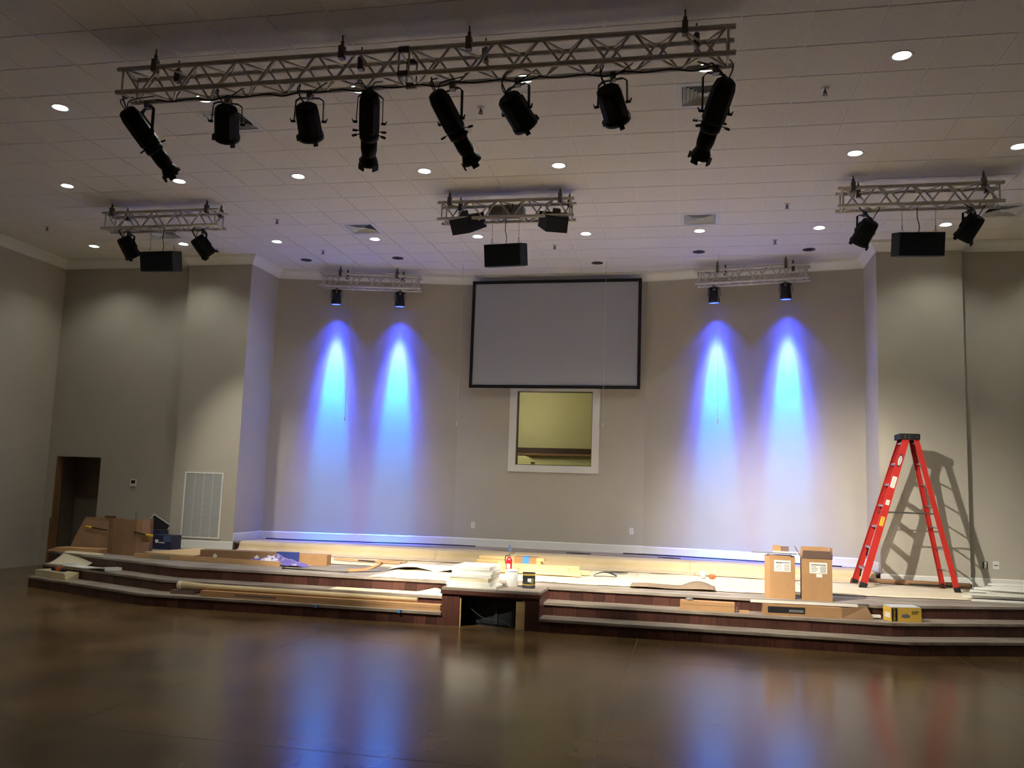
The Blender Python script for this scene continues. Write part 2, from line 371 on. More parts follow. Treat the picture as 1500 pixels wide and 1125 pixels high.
for i in range(-22, 12):
    for j in range(-23, 15):
        if (i, j) in VENTS: continue
        x0, x1, y0, y1 = GX + i * TILE, GX + (i + 1) * TILE, GY + j * TILE, GY + (j + 1) * TILE
        if y0 < YW - 0.05: x0, x1 = max(x0, XL + 0.002), min(x1, XR - 0.002)
        if x1 - x0 < 0.03: continue
        cx, cy = (x0 + x1) / 2, (y0 + y1) / 2
        if not in_room(cx, cy): continue
        px, py, d = proj((cx, cy, CEIL)); vis = d > 1 and -60 < px < 1560 and -60 < py < 1125
        cells.append((-(1 / max(d, 1) ** 2) if vis else 1, i, j, cx, cy, (x1 - x0 - 2 * g) / (TILE - 2 * g)))
cells.sort(); single = [c for c in cells if c[0] < 0][:298]; rest = [c for c in cells if c not in single]
for c in single:
    hole = (c[1], c[2]) in LIT or (c[1], c[2]) in DARK
    o = bpy.data.objects.new('ceiling_tile', ME_H if hole else ME_T); COL.objects.link(o); o.location = (c[3], c[4], CEIL); o.scale.x = c[5]; o.parent = ce
mb = MB()
for c in rest:
    me = ME_H if ((c[1], c[2]) in LIT or (c[1], c[2]) in DARK) else ME_T; n0 = len(mb.v)
    for v in me.vertices: mb.p((v.co.x * c[5] + c[3], v.co.y + c[4], v.co.z + CEIL))
    for p in me.polygons: mb.face([n0 + a for a in p.vertices])
o = mb.build('remaining_ceiling_tiles', M_TILE, ce); o['kind'] = 'stuff'
for i in range(-21, 13):
    x = GX + i * TILE
    if XL < x < XR:
        yb = 16.7 if PLX1 < x < PRX0 else YW
        MB().box(x - 0.012, x + 0.012, YB, yb, CEIL + 0.006, CEIL + 0.03).build('ceiling_tee', M_TEE, ce)
for j in range(-22, 16):
    y = GY + j * TILE
    if YB < y < 16.7:
        a, b = (XL, XR) if y < YW else (PLX1, PRX0)
        MB().box(a, b, y - 0.012, y + 0.012, CEIL + 0.0075, CEIL + 0.028).build('ceiling_tee', M_TEE, ce)

# downlights
ROWN = {1: 'nearest row, above the long truss', 5: 'middle row', 10: 'farthest lit row'}
def downlight(i, j, lit, label, grp):
    x, y = GX + (i + 0.5) * TILE, GY + (j + 0.5) * TILE
    t = thing('downlight', label, 'downlight', (x, y, CEIL), grp)
    M = Matrix.Translation((x, y, CEIL))
    MB(M).rings([[(r * math.cos(a * math.pi / 14), r * math.sin(a * math.pi / 14), z) for a in range(28)] for r, z in ((HOLE_R - 0.004, -0.001), (0.108, -0.004), (0.108, 0.0005), (HOLE_R - 0.004, 0.004))], False, True).build('trim_ring', M_TRIM if lit else M_REFLD, t)
    MB(M).rings([[(r * math.cos(a * math.pi / 14), r * math.sin(a * math.pi / 14), z) for a in range(28)] for r, z in ((HOLE_R - 0.003, 0.0), (HOLE_R - 0.012, 0.04), (0.055, 0.082))], False).build('reflector', M_REFL if lit else M_REFLD, t)
    if lit:
        MB(M @ Matrix.Translation((0, 0, 0.03))).lathe([(0.074, 0.0), (0.07, 0.006)], 24).build('lamp_lens', M_BULB, t)
        spot('downlight_lamp', Matrix.Translation((x, y, CEIL - 0.012)), DOWN_W, 124, 0.75, (0.98, 1.0, 0.90), t, 0.07)
    else:
        MB(M @ Matrix.Translation((0, 0, 0.075))).lathe([(0.03, -0.02), (0.052, 0.005)], 16).build('lamp_lens', M_WHITE, t)
for j in (1, 5, 10):
    row = sorted(i for (i, jj) in LIT if jj == j); vis = []
    for i in row:
        px, py, d = proj((GX + (i + 0.5) * TILE, GY + (j + 0.5) * TILE, CEIL))
        if 0 <= px <= 1500: vis.append(i)
    for i in row:
        if i in vis: lb = 'lit round ceiling downlight, %s from the left in the %s' % (ORD[vis.index(i)], ROWN[j])
        else: lb = 'lit round ceiling downlight beyond the %s edge of the %s%s' % ('left' if i < 0 else 'right', ROWN[j].split(',')[0], '' if i in (-16, 5) else ', by the wall')
        downlight(i, j, True, lb, 'lit downlights in the ' + ROWN[j].split(',')[0])
for k, (i, j) in enumerate(DARK):
    downlight(i, j, False, 'unlit dark ceiling downlight near the recess, %s from the left' % ORD[k], 'unlit downlights by the recess')
# sprinklers
SPR = [(-19, 8), (-12, 8), (-12, 11), (-5, 2), (-5, 11), (1, 8), (1, 11), (1, 2)]
SPL = ['above the left wall corner', 'right of the left speaker truss', 'above the left blue wash truss', 'under the middle of the long truss', 'right of the hanging center speaker', 'left of the right speaker truss', 'above the right blue wash truss', 'right of the long truss']
for (i, j), lb in zip(SPR, SPL):
    x, y = GX + (i + 0.5) * TILE, GY + (j + 0.5) * TILE; M = Matrix.Translation((x, y, CEIL))
    t = thing('sprinkler_head', 'small pendent sprinkler head on the ceiling ' + lb, 'sprinkler', (x, y, CEIL), 'ceiling sprinklers')
    MB(M).lathe([(0.04, 0.0), (0.038, -0.006), (0.02, -0.01)], 16).build('escutcheon', M_ALU, t)
    MB(M).lathe([(0.01, -0.008), (0.012, -0.05)], 8).bar((-0.016, 0, -0.03), (-0.016, 0, -0.065), 0.006, 0.006, (0, 1, 0)).bar((0.016, 0, -0.03), (0.016, 0, -0.065), 0.006, 0.006, (0, 1, 0)).box(-0.02, 0.02, -0.004, 0.004, -0.036, -0.03).build('frame_arms', M_HANG, t)
    MB(M).lathe([(0.03, -0.065), (0.03, -0.068)], 12).build('deflector', M_HANG, t)
# ceiling diffusers
VL = ['behind the second lamp of the long truss', 'behind the rightmost spotlight of the long truss', 'behind the left speaker truss', 'left of the center truss, above the blue wash', 'between the center truss and right blue wash', 'beside the right speaker truss']
for (i, j), lb in zip(VENTS, VL):
    x, y = GX + (i + 0.5) * TILE, GY + (j + 0.5) * TILE; M = Matrix.Translation((x, y, CEIL))
    t = thing('air_diffuser', 'square louvred ceiling air diffuser ' + lb, 'vent', (x, y, CEIL), 'square ceiling diffusers')
    h = TILE / 2 - g
    def sqring(mb, r0, z0, r1, z1, r2=None):
        q = lambda r, z: [(-r, -r, z), (r, -r, z), (r, r, z), (-r, r, z)]
        mb.rings([q(r0, z0), q(r1, z1), q(r1 - 0.003, z1 + 0.002), q(r0 - 0.003, z0 + 0.003)], False, True, smooth=False); return mb
    mb = MB(M); q = lambda r, z: [(-r, -r, z), (r, -r, z), (r, r, z), (-r, r, z)]
    mb.rings([q(h, 0), q(h, 0.012), q(0.232, 0.012), q(0.232, -0.004)], False, True, smooth=False); mb.build('frame', M_GRILLE, t)
    MB(M).box(-0.24, 0.24, -0.24, 0.24, 0.07, 0.075).build('throat', M_VENTD, t)
    for k in range(5):
        r = 0.226 - k * 0.040
        sqring(MB(M), r, 0.0, r - 0.034, 0.034).build('louvre', M_GRILLE, t)
    MB(M).box(-0.035, 0.035, -0.035, 0.035, 0.004, 0.01).build('center_plate', M_GRILLE, t)

# ------------------------------------------------------------------ stage
SL = 0.40
FRONT = [  # yf, xa(left corner), xb(right corner), left end, right end
    (10.92, -7.24, 2.43, -9.95, 5.15), (11.27, -7.20, 2.34, -10.05, 5.25), (11.62, -7.16, 2.24, -10.35, 5.5)]
def fpoly(k, d=0.0):
    yf, xa, xb, xe, xr = FRONT[k]; yf -= d
    return [(xe, YW - 0.01), (xe, yf + (xa - xe) * SL), (xa, yf), (xb, yf), (xr, yf + (xr - xb) * SL), (xr, YW - 0.01)]
stg = thing('stage', 'stepped stage with dark mahogany risers and dusty treads across the room', 'stage', (-2.4, 13, 0))
BX0, BX1 = -3.06, -1.81                      # centre box
for k, z in ((0, S1), (1, S2)):
    f = fpoly(k, 0.022); bk = fpoly(k + 1, -0.03)
    for side in (0, 1):
        if side == 0: poly = [f[0], f[1], f[2], (BX0, f[2][1]), (BX0, bk[2][1]), bk[2], bk[1], (bk[1][0], YW - 0.01)]
        else: poly = [(BX1, f[3][1]), f[3], f[4], f[5], (bk[4][0], YW - 0.01), bk[4], bk[3], (BX1, bk[3][1])]
        if side == 0: poly = [f[1], f[2], (BX0, f[2][1]), (BX0, bk[2][1]), bk[2], (max(bk[1][0], f[1][0]), f[1][1] + 0.36)]
        else: poly = [(BX1, f[3][1]), f[3], f[4], (min(bk[4][0], f[4][0]), f[4][1] + 0.36), bk[3], (BX1, bk[3][1])]
        MB().prism(poly, z - 0.03, z).build('step_tread', M_TREAD, stg)
f = fpoly(2, 0.022)
deck = [f[0], f[1], f[2], (BX0, f[2][1]), (BX0, 10.90), (BX1, 10.90), (BX1, f[3][1]), f[3], f[4], f[5], (PRX1, YW - 0.01), (PRX1, YP - 0.01), (PLX0, YP - 0.01), (PLX0, YW - 0.01)]
MB().prism(deck, DECK - 0.03, DECK).build('stage_deck', M_DECK, stg)
for k in range(3):
    z0, z1 = k * RIS, (k + 1) * RIS - 0.03; f = fpoly(k)
    for a, b in ((f[1], f[2]), (f[2], f[3]), (f[3], f[4])):
        A, Bv = Vector(a), Vector(b); L = (Bv - A).length; d = (Bv - A) / L; nrm = Vector((-d.y, d.x)); s = 0.0
        while s < L - 0.01:
            wd = min(L - s, random.choice((0.135, 0.15, 0.165, 0.17, 0.20)))
            if L - s - wd < 0.05: wd = L - s
            P, Q = A + d * (s + 0.0012), A + d * (s + wd - 0.0012); s += wd
            mid = (P + Q) / 2
            if a == f[2]:
                if BX0 < P.x < BX1 and BX0 < Q.x < BX1: continue
                if P.x < BX0 < Q.x: Q.x = BX0
                if P.x < BX1 < Q.x: P.x = BX1
                if Q.x - P.x < 0.01: continue
            dp = random.uniform(-0.0015, 0.0015); P, Q = P - nrm * dp, Q - nrm * dp
            MB().prism([(P.x, P.y), (Q.x, Q.y), (Q.x + nrm.x * 0.016, Q.y + nrm.y * 0.016), (P.x + nrm.x * 0.016, P.y + nrm.y * 0.016)], z0, z1).build('riser_plank', M_MAHOG, stg)
    # end cheeks
    xe, xr = FRONT[k][3], FRONT[k][4]
    MB().box(xe, xe + 0.016, f[1][1], YW - 0.012, z0, z1).build('end_riser', M_MAHOG, stg)
    MB().box(xr - 0.016, xr, f[4][1], YW - 0.012, z0, z1).build('end_riser', M_MAHOG, stg)
# centre box with the opening
OX0, OX1, OZ = -2.83, -1.99, 0.365; bz = DECK - 0.03
MB().box(BX0, OX0, 10.92, 10.94, 0, bz).build('box_front_panel', M_MAHOG, stg)
MB().box(OX1, BX1, 10.92, 10.94, 0, bz).build('box_front_panel', M_MAHOG, stg)
MB().box(OX0, OX1, 10.92, 10.94, OZ, bz).build('box_lintel', M_MAHOG, stg)
MB().box(BX0 - 0.012, BX1 + 0.012, 10.90, 10.925, bz - 0.05, bz).build('box_moulding', M_MAHOG, stg)
for x0, x1 in ((BX0, BX0 + 0.016), (BX1 - 0.016, BX1)):
    MB().box(x0, x1, 10.94, 11.65, 0, bz).build('box_side_panel', M_MAHOG, stg)
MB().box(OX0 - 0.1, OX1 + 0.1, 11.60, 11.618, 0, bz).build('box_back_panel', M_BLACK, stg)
MB().box(OX0 - 0.005, OX0 + 0.02, 10.93, 10.965, 0, 0.345).build('raw_wood_stile', M_PINE, stg)
MB().box(OX1 - 0.115, OX1 - 0.03, 10.93, 10.965, 0, 0.345).box(OX1 - 0.03, OX1, 10.93, 10.965, 0, 0.36).build('raw_wood_stile', M_PINE, stg)
# upper platform in the recess
pl = [(PLX1 + 0.02, 14.84), (PRX0 - 0.02, 14.84), (FE[0] - 0.02, FE[1] - 0.01), (FD[0], FD[1] - 0.01), (FC[0], FC[1] - 0.01), (FB[0] + 0.02, FB[1] - 0.01)]
MB().prism(pl, PLAT - 0.03, PLAT).build('upper_platform_deck', M_DECK, stg)
x = PLX1 + 0.02
while x < PRX0 - 0.03:
    wd = min(0.46, PRX0 - 0.02 - x)
    MB().box(x + 0.001, x + wd - 0.001, 14.855, 14.87, DECK, PLAT - 0.03).build('platform_riser_panel', M_MAHOG, stg); x += wd

# subwoofer inside the box
t = thing('subwoofer', 'black subwoofer cabinet inside the dark opening of the stage front box', 'speaker', (-2.45, 11.3, 0))
M = rotz((-2.46, 11.30, 0.002), -12)
MB(M).box(-0.34, 0.36, -0.20, 0.20, 0, 0.33).build('cabinet', mat('navy black cabinet', (30, 35, 42), 0.5, vary=0.1), t)
MB(M).box(-0.24, 0.34, -0.212, -0.2005, 0.03, 0.31).build('grille', mat('dark mesh', (20, 25, 31), 0.6), t)
MB(M).box(-0.335, -0.25, -0.21, -0.2005, 0.02, 0.32).build('side_panel', mat('grey black panel', (44, 50, 58), 0.5), t)
MB(M).box(0.10, 0.15, -0.222, -0.213, 0.03, 0.31).build('center_rib', mat('grey black panel', (44, 50, 58), 0.5), t)
o = MB().tube(smooth_path([(-2.75, 11.02, 0.33), (-2.68, 11.02, 0.2), (-2.5, 11.01, 0.1), (-2.3, 11.0, 0.09), (-2.15, 11.0, 0.01)]), 0.004, 6).build('loose_cable', mat('grey cable', (64, 68, 72), 0.6), t)

# ------------------------------------------------------------------ trusses
def brace_mb(a, b, r): return MB().tube([a, b], r, 6)
def truss(name_lb, P, dirv, L, s, ztop, hang, splice=False, cell=0.30):
    """P near-left chord axis point (x,y); dirv unit plan direction; near chord -> far chord is s to the left of dirv"""
    P = Vector(P); d = Vector((dirv[0], dirv[1])).normalized(); n = Vector((-d.y, d.x))
    t = thing('lighting_truss', name_lb, 'truss', (P.x + d.x * L / 2, P.y + d.y * L / 2, ztop - s))
    at = lambda u, far, low: (P.x + d.x * u + n.x * s * far, P.y + d.y * u + n.y * s * far, ztop - s * low)
    for far in (0, 1):
        for low in (0, 1): MB().tube([at(0, far, low), at(L, far, low)], 0.024, 10).build('chord', M_TRUSS, t)
    faces = [((0, 0), (0, 1)), ((1, 0), (1, 1)), ((0, 0), (1, 0)), ((0, 1), (1, 1))]
    secs = [(0.06, L / 2 - 0.05), (L / 2 + 0.05, L - 0.06)] if splice else [(0.06, L - 0.06)]
    for fi, (c0, c1) in enumerate(faces):
        for u0, u1 in secs:
            n_ = max(2, round((u1 - u0) / 0.21)); st = (u1 - u0) / n_
            for e in (u0, u1): brace_mb(at(e, *c0), at(e, *c1), 0.011).build('end_brace', M_TRUSS, t)
            for k in range(n_):
                a, b = (c0, c1) if (k + fi) % 2 == 0 else (c1, c0)
                brace_mb(at(u0 + k * st + 0.015, *a), at(u0 + (k + 1) * st - 0.015, *b), 0.0115).build('brace', M_TRUSS, t)
    for u in hang:
        for far in (0, 1):
            q = Vector(at(u + 0.10 * far, far, 0)); M = Matrix.Translation(q)
            h = MB(M).box(-0.026, 0.026, -0.032, 0.032, -0.05, 0.075).build('hanger_clamp', M_HANG, t)
            MB(M).lathe([(0.009, 0.07), (0.018, 0.09), (0.018, 0.12), (0.008, 0.13), (0.008, CEIL - ztop)], 8).build('hanger_rod', M_HANG, h)
    if splice:
        for far in (0, 1):
            for low in (0, 1):
                q = at(L / 2, far, low); MB().tube([(q[0] - d.x * 0.05, q[1], q[2]), (q[0] + d.x * 0.05, q[1], q[2])], 0.032, 10).build('splice_collar', M_HANG, t)
    global BIGT
    if splice: BIGT = t
    return at
ZT = CEIL - 0.17; SQ = 0.24
big = truss('long box truss hung across the ceiling carrying eight black stage lamps', (-5.65, 7.36), (1, 0), 6.0, SQ, CEIL - 0.185, (0.41, 2.38, 3.62, 5.57), True)
for k in range(7):
    x0_ = -5.3 + k * 0.78; MB().tube(smooth_path([(x0_, 7.50, CEIL - 0.46), (x0_ + 0.2, 7.47, CEIL - 0.50), (x0_ + 0.42, 7.52, CEIL - 0.46), (x0_ + 0.62, 7.48, CEIL - 0.51), (x0_ + 0.80, 7.5, CEIL - 0.46)]), 0.008, 6).build('power_cable', M_CABLE, BIGT)
tL = truss('short box truss on the left holding two lamps and a speaker', (-9.02, 11.70), (1, 0), 1.99, SQ, CEIL - 0.15, (0.16, 1.78))
tC = truss('short box truss in the middle holding a projector and speakers', (-3.59, 11.72), (1, 0), 1.97, SQ, CEIL - 0.157, (0.17, 1.77))
tR = truss('short box truss on the right holding two lamps and a speaker', (1.86, 11.68), (1, -0.012), 1.99, SQ, CEIL - 0.16, (0.19, 1.75))
dBC = Vector((FC[0] - FB[0], FC[1] - FB[1])).normalized(); dDE = Vector((FE[0] - FD[0], FE[1] - FD[1])).normalized()
rL = truss('small box truss in front of the left recess wall with two blue wash lamps', (-7.098, 15.57), dBC, 1.97, SQ, CEIL - 0.15, (0.40, 1.50))
rR = truss('small box truss in front of the right recess wall with two blue wash lamps', (0.052, 15.886), dDE, 1.97, SQ, CEIL - 0.155, (0.40, 1.58))

# ------------------------------------------------------------------ stage lamps
def yoke_and_clamp(t, pivot, clamp, side, half, material):
    side = Vector(side); pv = Vector(pivot); c = Vector(clamp); topz = c.z - 0.035
    base = Vector((c.x, c.y, topz))
    A, B_ = pv - side * half, pv + side * half
    tA, tB = base - side * half * 0.95, base + side * half * 0.95
    r1 = 0.04
    path = [A, A.lerp(tA, 0.88), tA + side * r1, tB - side * r1, B_.lerp(tB, 0.88), B_]
    mb = MB()
    for a, b in zip(path, path[1:]): mb.bar(a, b, 0.03, 0.008, side if abs((b - a).normalized().dot(side)) < 0.6 else (0, 0, 1))
    mb.build('yoke', material, t)
    MB(Matrix.Translation(c)).box(-0.025, 0.025, -0.034, 0.034, -0.04, 0.03).build('clamp', M_HANG, t)
    for p, sg in ((A, -1), (B_, 1)):
        k = MB().tube([p + side * (sg * -0.012), p + side * (sg * 0.03)], 0.014, 8)
        k.bar(p + side * (sg * 0.03), p + side * (sg * 0.04) + Vector((0, 0, 0.03)), 0.012, 0.008); k.build('tilt_handle', material, t)
def cable_to(t, start, end, sag):
    s, e = Vector(start), Vector(end); mid = s.lerp(e, 0.5)
    MB().tube(smooth_path([s, s.lerp(e, 0.25) + Vector((-0.05, -0.03, sag)), mid + Vector((-0.04, -0.02, sag * 0.6)), e]), 0.007, 6).build('cable', M_CABLE, t)
    for k in (-1, 1):
        e2 = e + Vector((0.14 * k + 0.12, 0.03, 0.02)); MB().tube(smooth_path([s + Vector((0.01 * k, 0, 0)), s + Vector((0.05 * k, -0.04, 0.08)), s.lerp(e2, 0.6) + Vector((0.03 * k, -0.05, 0.02)), e2]), 0.006, 6).build('cable', M_CABLE, t)
def ellipsoidal(pivot, target, clampz, label, watts, size, body_back=0.30):
    cl = Vector((pivot[0], 7.60, clampz)); pv = Vector(pivot)
    t = thing('profile_spotlight', label, 'spotlight', cl, 'profile spotlights on the long truss')
    M = frame_to(pv, target); side = M.to_3x3() @ Vector((1, 0, 0))
    oc = math.pi / 8
    MB(M).lathe([(0.055, 0.31), (0.085, 0.29), (0.102, 0.22), (0.104, 0.0), (0.104, -0.07), (0.088, -0.09)], 8, phase=oc, smooth=False).build('lamp_housing', M_BLACK, t)
    MB(M).box(-0.035, 0.035, 0.09, 0.118, 0.02, 0.22).build('heat_fin', M_BLACK, t)
    MB(M).lathe([(0.094, -0.08), (0.094, -0.16), (0.078, -0.18)], 12).build('shutter_gate', M_BLACK, t)
    for a in (20, 160, 200, 340):
        v = Vector((math.cos(math.radians(a)), math.sin(math.radians(a)), 0))
        MB(M).bar(v * 0.088 + Vector((0, 0, -0.105)), v * 0.155 + Vector((0, 0, -0.115)), 0.012, 0.006).bar(v * 0.125 + Vector((0, 0, -0.112)), v * 0.17 + Vector((0, 0, -0.118)), 0.024, 0.016).build('shutter_handle', M_BLACK, t)
    MB(M).lathe([(0.079, -0.17), (0.080, -0.28), (0.072, -0.33), (0.064, -0.35)], 16).build('lens_tube', M_BLACK, t)
    MB(M).rings([[(r * math.cos(a * math.pi / 12), r * math.sin(a * math.pi / 12), z) for a in range(24)] for r, z in ((0.064, -0.34), (0.090, -0.40), (0.096, -0.44), (0.088, -0.44), (0.06, -0.36))], False).build('front_barrel', M_BLACK, t)
    for a in (0, 90, 180):
        R = M @ Matrix.Rotation(math.radians(a + 45), 4, 'Z'); MB(R).box(-0.035, 0.035, 0.09, 0.104, -0.475, -0.41).build('filter_clip', M_BLACK, t)
    MB(M).lathe([(0.058, -0.365), (0.05, -0.372)], 16).build('lens', M_LENS, t)
    yoke_and_clamp(t, pv, cl, side, 0.125, M_BLACK)
    cable_to(t, M @ Vector((0, 0, 0.29)), cl + Vector((-0.14, -0.05, 0.06)), 0.10)
    spot('profile_lamp', M @ Matrix.Translation((0, 0, -0.46)), watts, size, 0.9, (1.0, 0.93, 0.79), t, 0.04)
def par(pivot, target, cl, label, watts, size, grp, blend=0.9):
    cl = Vector(cl); pv = Vector(pivot)
    t = thing('par_can', label, 'spotlight', cl, grp)
    M = frame_to(pv, target); side = M.to_3x3() @ Vector((1, 0, 0))
    MB(M).lathe([(0.09, 0.165), (0.108, 0.15), (0.115, 0.11), (0.118, 0.0), (0.121, -0.13)], 10, smooth=False).build('lamp_housing', M_BLACK, t)
    MB(M).rings([[(r * math.cos(a * math.pi / 8 + math.pi / 8), r * math.sin(a * math.pi / 8 + math.pi / 8), z) for a in range(16)] for r, z in ((0.121, -0.125), (0.128, -0.135), (0.128, -0.175), (0.116, -0.175), (0.112, -0.13))], False).build('front_ring', M_BLACK, t)
    for a in (0, 120, 240):
        R = M @ Matrix.Rotation(math.radians(a + 90), 4, 'Z'); MB(R).box(-0.022, 0.022, 0.121, 0.143, -0.20, -0.15).build('filter_clip', M_BLACK, t)
    MB(M).lathe([(0.110, -0.135), (0.098, -0.142)], 18).build('lens', M_LENS, t)
    for a in (55, 125):
        R = M @ Matrix.Rotation(math.radians(a), 4, 'Z'); MB(R).box(0.112, 0.128, -0.018, 0.018, -0.05, 0.09).build('cooling_rib', M_BLACK, t)
    yoke_and_clamp(t, pv, cl, side, 0.142, M_BLACK)
    cable_to(t, M @ Vector((0, 0, 0.16)), cl + Vector((-0.08, -0.06, 0.08)), 0.06)
    if watts: spot('par_lamp', M @ Matrix.Translation((0, 0, -0.21)), watts, size, blend, (1.0, 0.94, 0.82), t, 0.07)
CZ = CEIL - 0.185 - SQ - 0.03
def onstage(px, py, z=DECK): return atz(px, py, z)
ell = [((213, 200), Vector((-3.05, 12.05, DECK)), 'leftmost long black profile spotlight tilted right on the long truss', 1.2, 28),
       ((541, 180), Vector((-4.9, 12.9, DECK)), 'upright long black profile spotlight, second profile from the left', 0.9, 30),
       ((661, 178), Vector((0.1, 12.6, DECK)), 'long black profile spotlight tilted right near the truss middle', 0.6, 28),
       ((1048, 165), Vector((-1.9, 12.6, DECK)), 'rightmost long black profile spotlight tilted left on the long truss', 1.0, 28)]
for (a, b), tg, lb, k, sz in ell: ellipsoidal(aty(a, b, 7.60), tg if isinstance(tg, Vector) else onstage(*tg), CZ, lb, SPOT_W * k, sz)
pars = [((332, 180), (345, 820), 'stubby black par can hanging upright, leftmost par on the long truss'), ((452, 178), (560, 830), 'stubby black par can left of the upright profile spotlight'),
        ((757, 163), Vector((1.7, 13.9, 0.7)), 'stubby black par can right of the truss middle'), ((897, 153), (1120, 850), 'stubby black par can, rightmost par on the long truss')]
for (a, b), tg, lb in pars:
    pv = aty(a, b, 7.60); v_ = isinstance(tg, Vector)
    par(pv, tg if v_ else onstage(*tg), (pv.x, 7.60, CZ), lb, SPOT_W * 0.95 if v_ else PAR_W, 50 if v_ else 50, 'par cans on the long truss')
for (a, b), tg, lb, z in (((188, 362), (430, 806), 'left par can on the left speaker truss', CEIL - 0.15 - SQ - 0.03), ((297, 361), (640, 818), 'right par can on the left speaker truss', CEIL - 0.15 - SQ - 0.03),
                          ((1267, 340), (980, 835), 'left par can on the right speaker truss', CEIL - 0.16 - SQ - 0.03), ((1421, 333), (1080, 840), 'right par can on the right speaker truss', CEIL - 0.16 - SQ - 0.03)):
    pv = aty(a, b, 11.93); par(pv, onstage(*tg), (pv.x, 11.93, z), lb, SIDE_W, 56, 'par cans on the speaker trusses')
# blue LED wash lamps
def led(px, py, P, Q, n, label):
    Po, Qo = (P[0], P[1] - 0.30), (Q[0], Q[1] - 0.30)
    pv = atplane(px, py, Po, Qo); pv.z = 5.36
    d = Vector((Q[0] - P[0], Q[1] - P[1], 0)).normalized(); nn = Vector((-d.y, d.x, 0))
    cl = Vector((pv.x, pv.y, CEIL - 0.152 - SQ - 0.025)); t = thing('led_wash_light', label, 'spotlight', cl, 'blue wash lamps in the recess')
    tgt = pv + Vector((0, 0, -3.0)) + nn * 0.41
    M = frame_to(pv, tgt, (0, 1, 0)); side = d
    MB(M).lathe([(0.075, 0.10), (0.085, 0.09), (0.092, 0.0), (0.10, -0.06), (0.10, -0.12), (0.09, -0.125)], 12).build('lamp_housing', M_LEDBLK, t)
    for k in range(8):
        R = M @ Matrix.Rotation(k * math.pi / 4, 4, 'Z'); MB(R).box(0.04, 0.085, -0.004, 0.004, 0.09, 0.16).build('cooling_fin', M_LEDBLK, t)
    MB(M).lathe([(0.088, -0.127), (0.08, -0.130)], 16).build('lens', M_BLUELENS, t)
    for sg in (-1, 1):
        A = pv + side * (0.115 * sg); MB().bar(A, Vector((cl.x, cl.y, cl.z - 0.02)) + side * (0.10 * sg), 0.028, 0.008, side).build('yoke_arm', M_LEDBLK, t)
    MB().bar(Vector((cl.x, cl.y, cl.z - 0.02)) - side * 0.105, Vector((cl.x, cl.y, cl.z - 0.02)) + side * 0.105, 0.03, 0.012).build('yoke_top', M_LEDBLK, t)
    MB(Matrix.Translation(cl)).box(-0.025, 0.025, -0.03, 0.03, -0.02, 0.03).build('clamp', M_HANG, t)
    MB().tube(smooth_path([M @ Vector((0.02, 0, 0.1)), cl + Vector((0.03, 0.02, -0.05)), cl + Vector((0.05, 0.0, 0.05))]), 0.006, 6).build('cable', M_CABLE, t)
    Ml = M @ Matrix.Translation((0, 0, -0.14))
    spot('blue_core_lamp', Ml, BLUE_CORE, 18.5, 0.75, (0.0, 0.40, 1.0), t, 0.05)
    spot('blue_wash_lamp', Ml, BLUE_WASH, 46, 1.0, (0.02, 0.06, 1.0), t, 0.06)
    spot('blue_beam_lamp', Ml, BLUE_BEAM, 33, 1.0, (0.05, 0.09, 1.0), t, 0.06)
    spot('blue_halo_lamp', Ml, BLUE_HALO, 90, 1.0, (0.03, 0.06, 1.0), t, 0.06)
led(493, 433, FB, FC, None, 'black wash lamp throwing the leftmost blue streak'); led(586, 437, FB, FC, None, 'black wash lamp throwing the second blue streak, left of the screen')
led(1046, 431, FD, FE, None, 'black wash lamp throwing the blue streak just right of the screen'); led(1151, 426, FD, FE, None, 'black wash lamp throwing the rightmost blue streak')

# ------------------------------------------------------------------ speakers and projector
def speaker(loc, a, label, tilt=12, wd=0.66, h=0.30, dp=0.30, chains=None, topz=None):
    t = thing('hanging_speaker', label, 'speaker', loc, 'black hanging speakers')
    M = rotz(loc, a, Matrix.Rotation(math.radians(tilt), 4, 'X'))
    hw = wd / 2; hf = hw * 0.84; poly = [(-hf, -dp / 2), (hf, -dp / 2), (hw, 0.02), (hw * 0.7, dp / 2), (-hw * 0.7, dp / 2), (-hw, 0.02)]
    MB(M).prism(poly, -h / 2, h / 2).build('cabinet', M_SPK, t)
    MB(M).box(-hf + 0.008, hf - 0.008, -dp / 2 - 0.012, -dp / 2 - 0.0005, -h / 2 + 0.012, h / 2 - 0.012).build('grille', M_GRILL, t)
    if topz:
        for sx in (-hw * 0.62, hw * 0.62):
            q = M @ Vector((sx, 0, h / 2))
            ring = [q + Vector((0.02 * math.cos(k * math.pi / 6), 0, 0.02 + 0.02 * math.sin(k * math.pi / 6))) for k in range(12)]
            MB().tube(ring, 0.005, 6, closed=True).build('eye_bolt', M_ALU, t)
            MB().tube([q + Vector((0, 0, 0.04)), q + Vector((0, 0, 0.09))], 0.008, 6).tube([q + Vector((0, 0, 0.09)), Vector((q.x, q.y, topz))], 0.0035, 6).build('hanging_wire', M_ALU, t)
        q = M @ Vector((0, 0.02, h / 2))
        MB().tube(smooth_path([q, q + Vector((0.012, 0, 0.1)), q + Vector((-0.012, 0, 0.22)), Vector((q.x, q.y, topz + 0.05))]), 0.006, 6).build('cable', M_CABLE, t)
    return t
TB = CEIL - 0.16 - SQ
speaker((-8.02, 11.85, 5.035), 0, 'black loudspeaker hanging under the left speaker truss', topz=TB)
speaker((-2.60, 11.85, 5.02), -6, 'black loudspeaker hanging under the center truss', topz=TB, wd=0.64, h=0.31)
speaker((2.86, 11.82, 5.04), 3, 'black loudspeaker hanging under the right speaker truss', topz=TB)
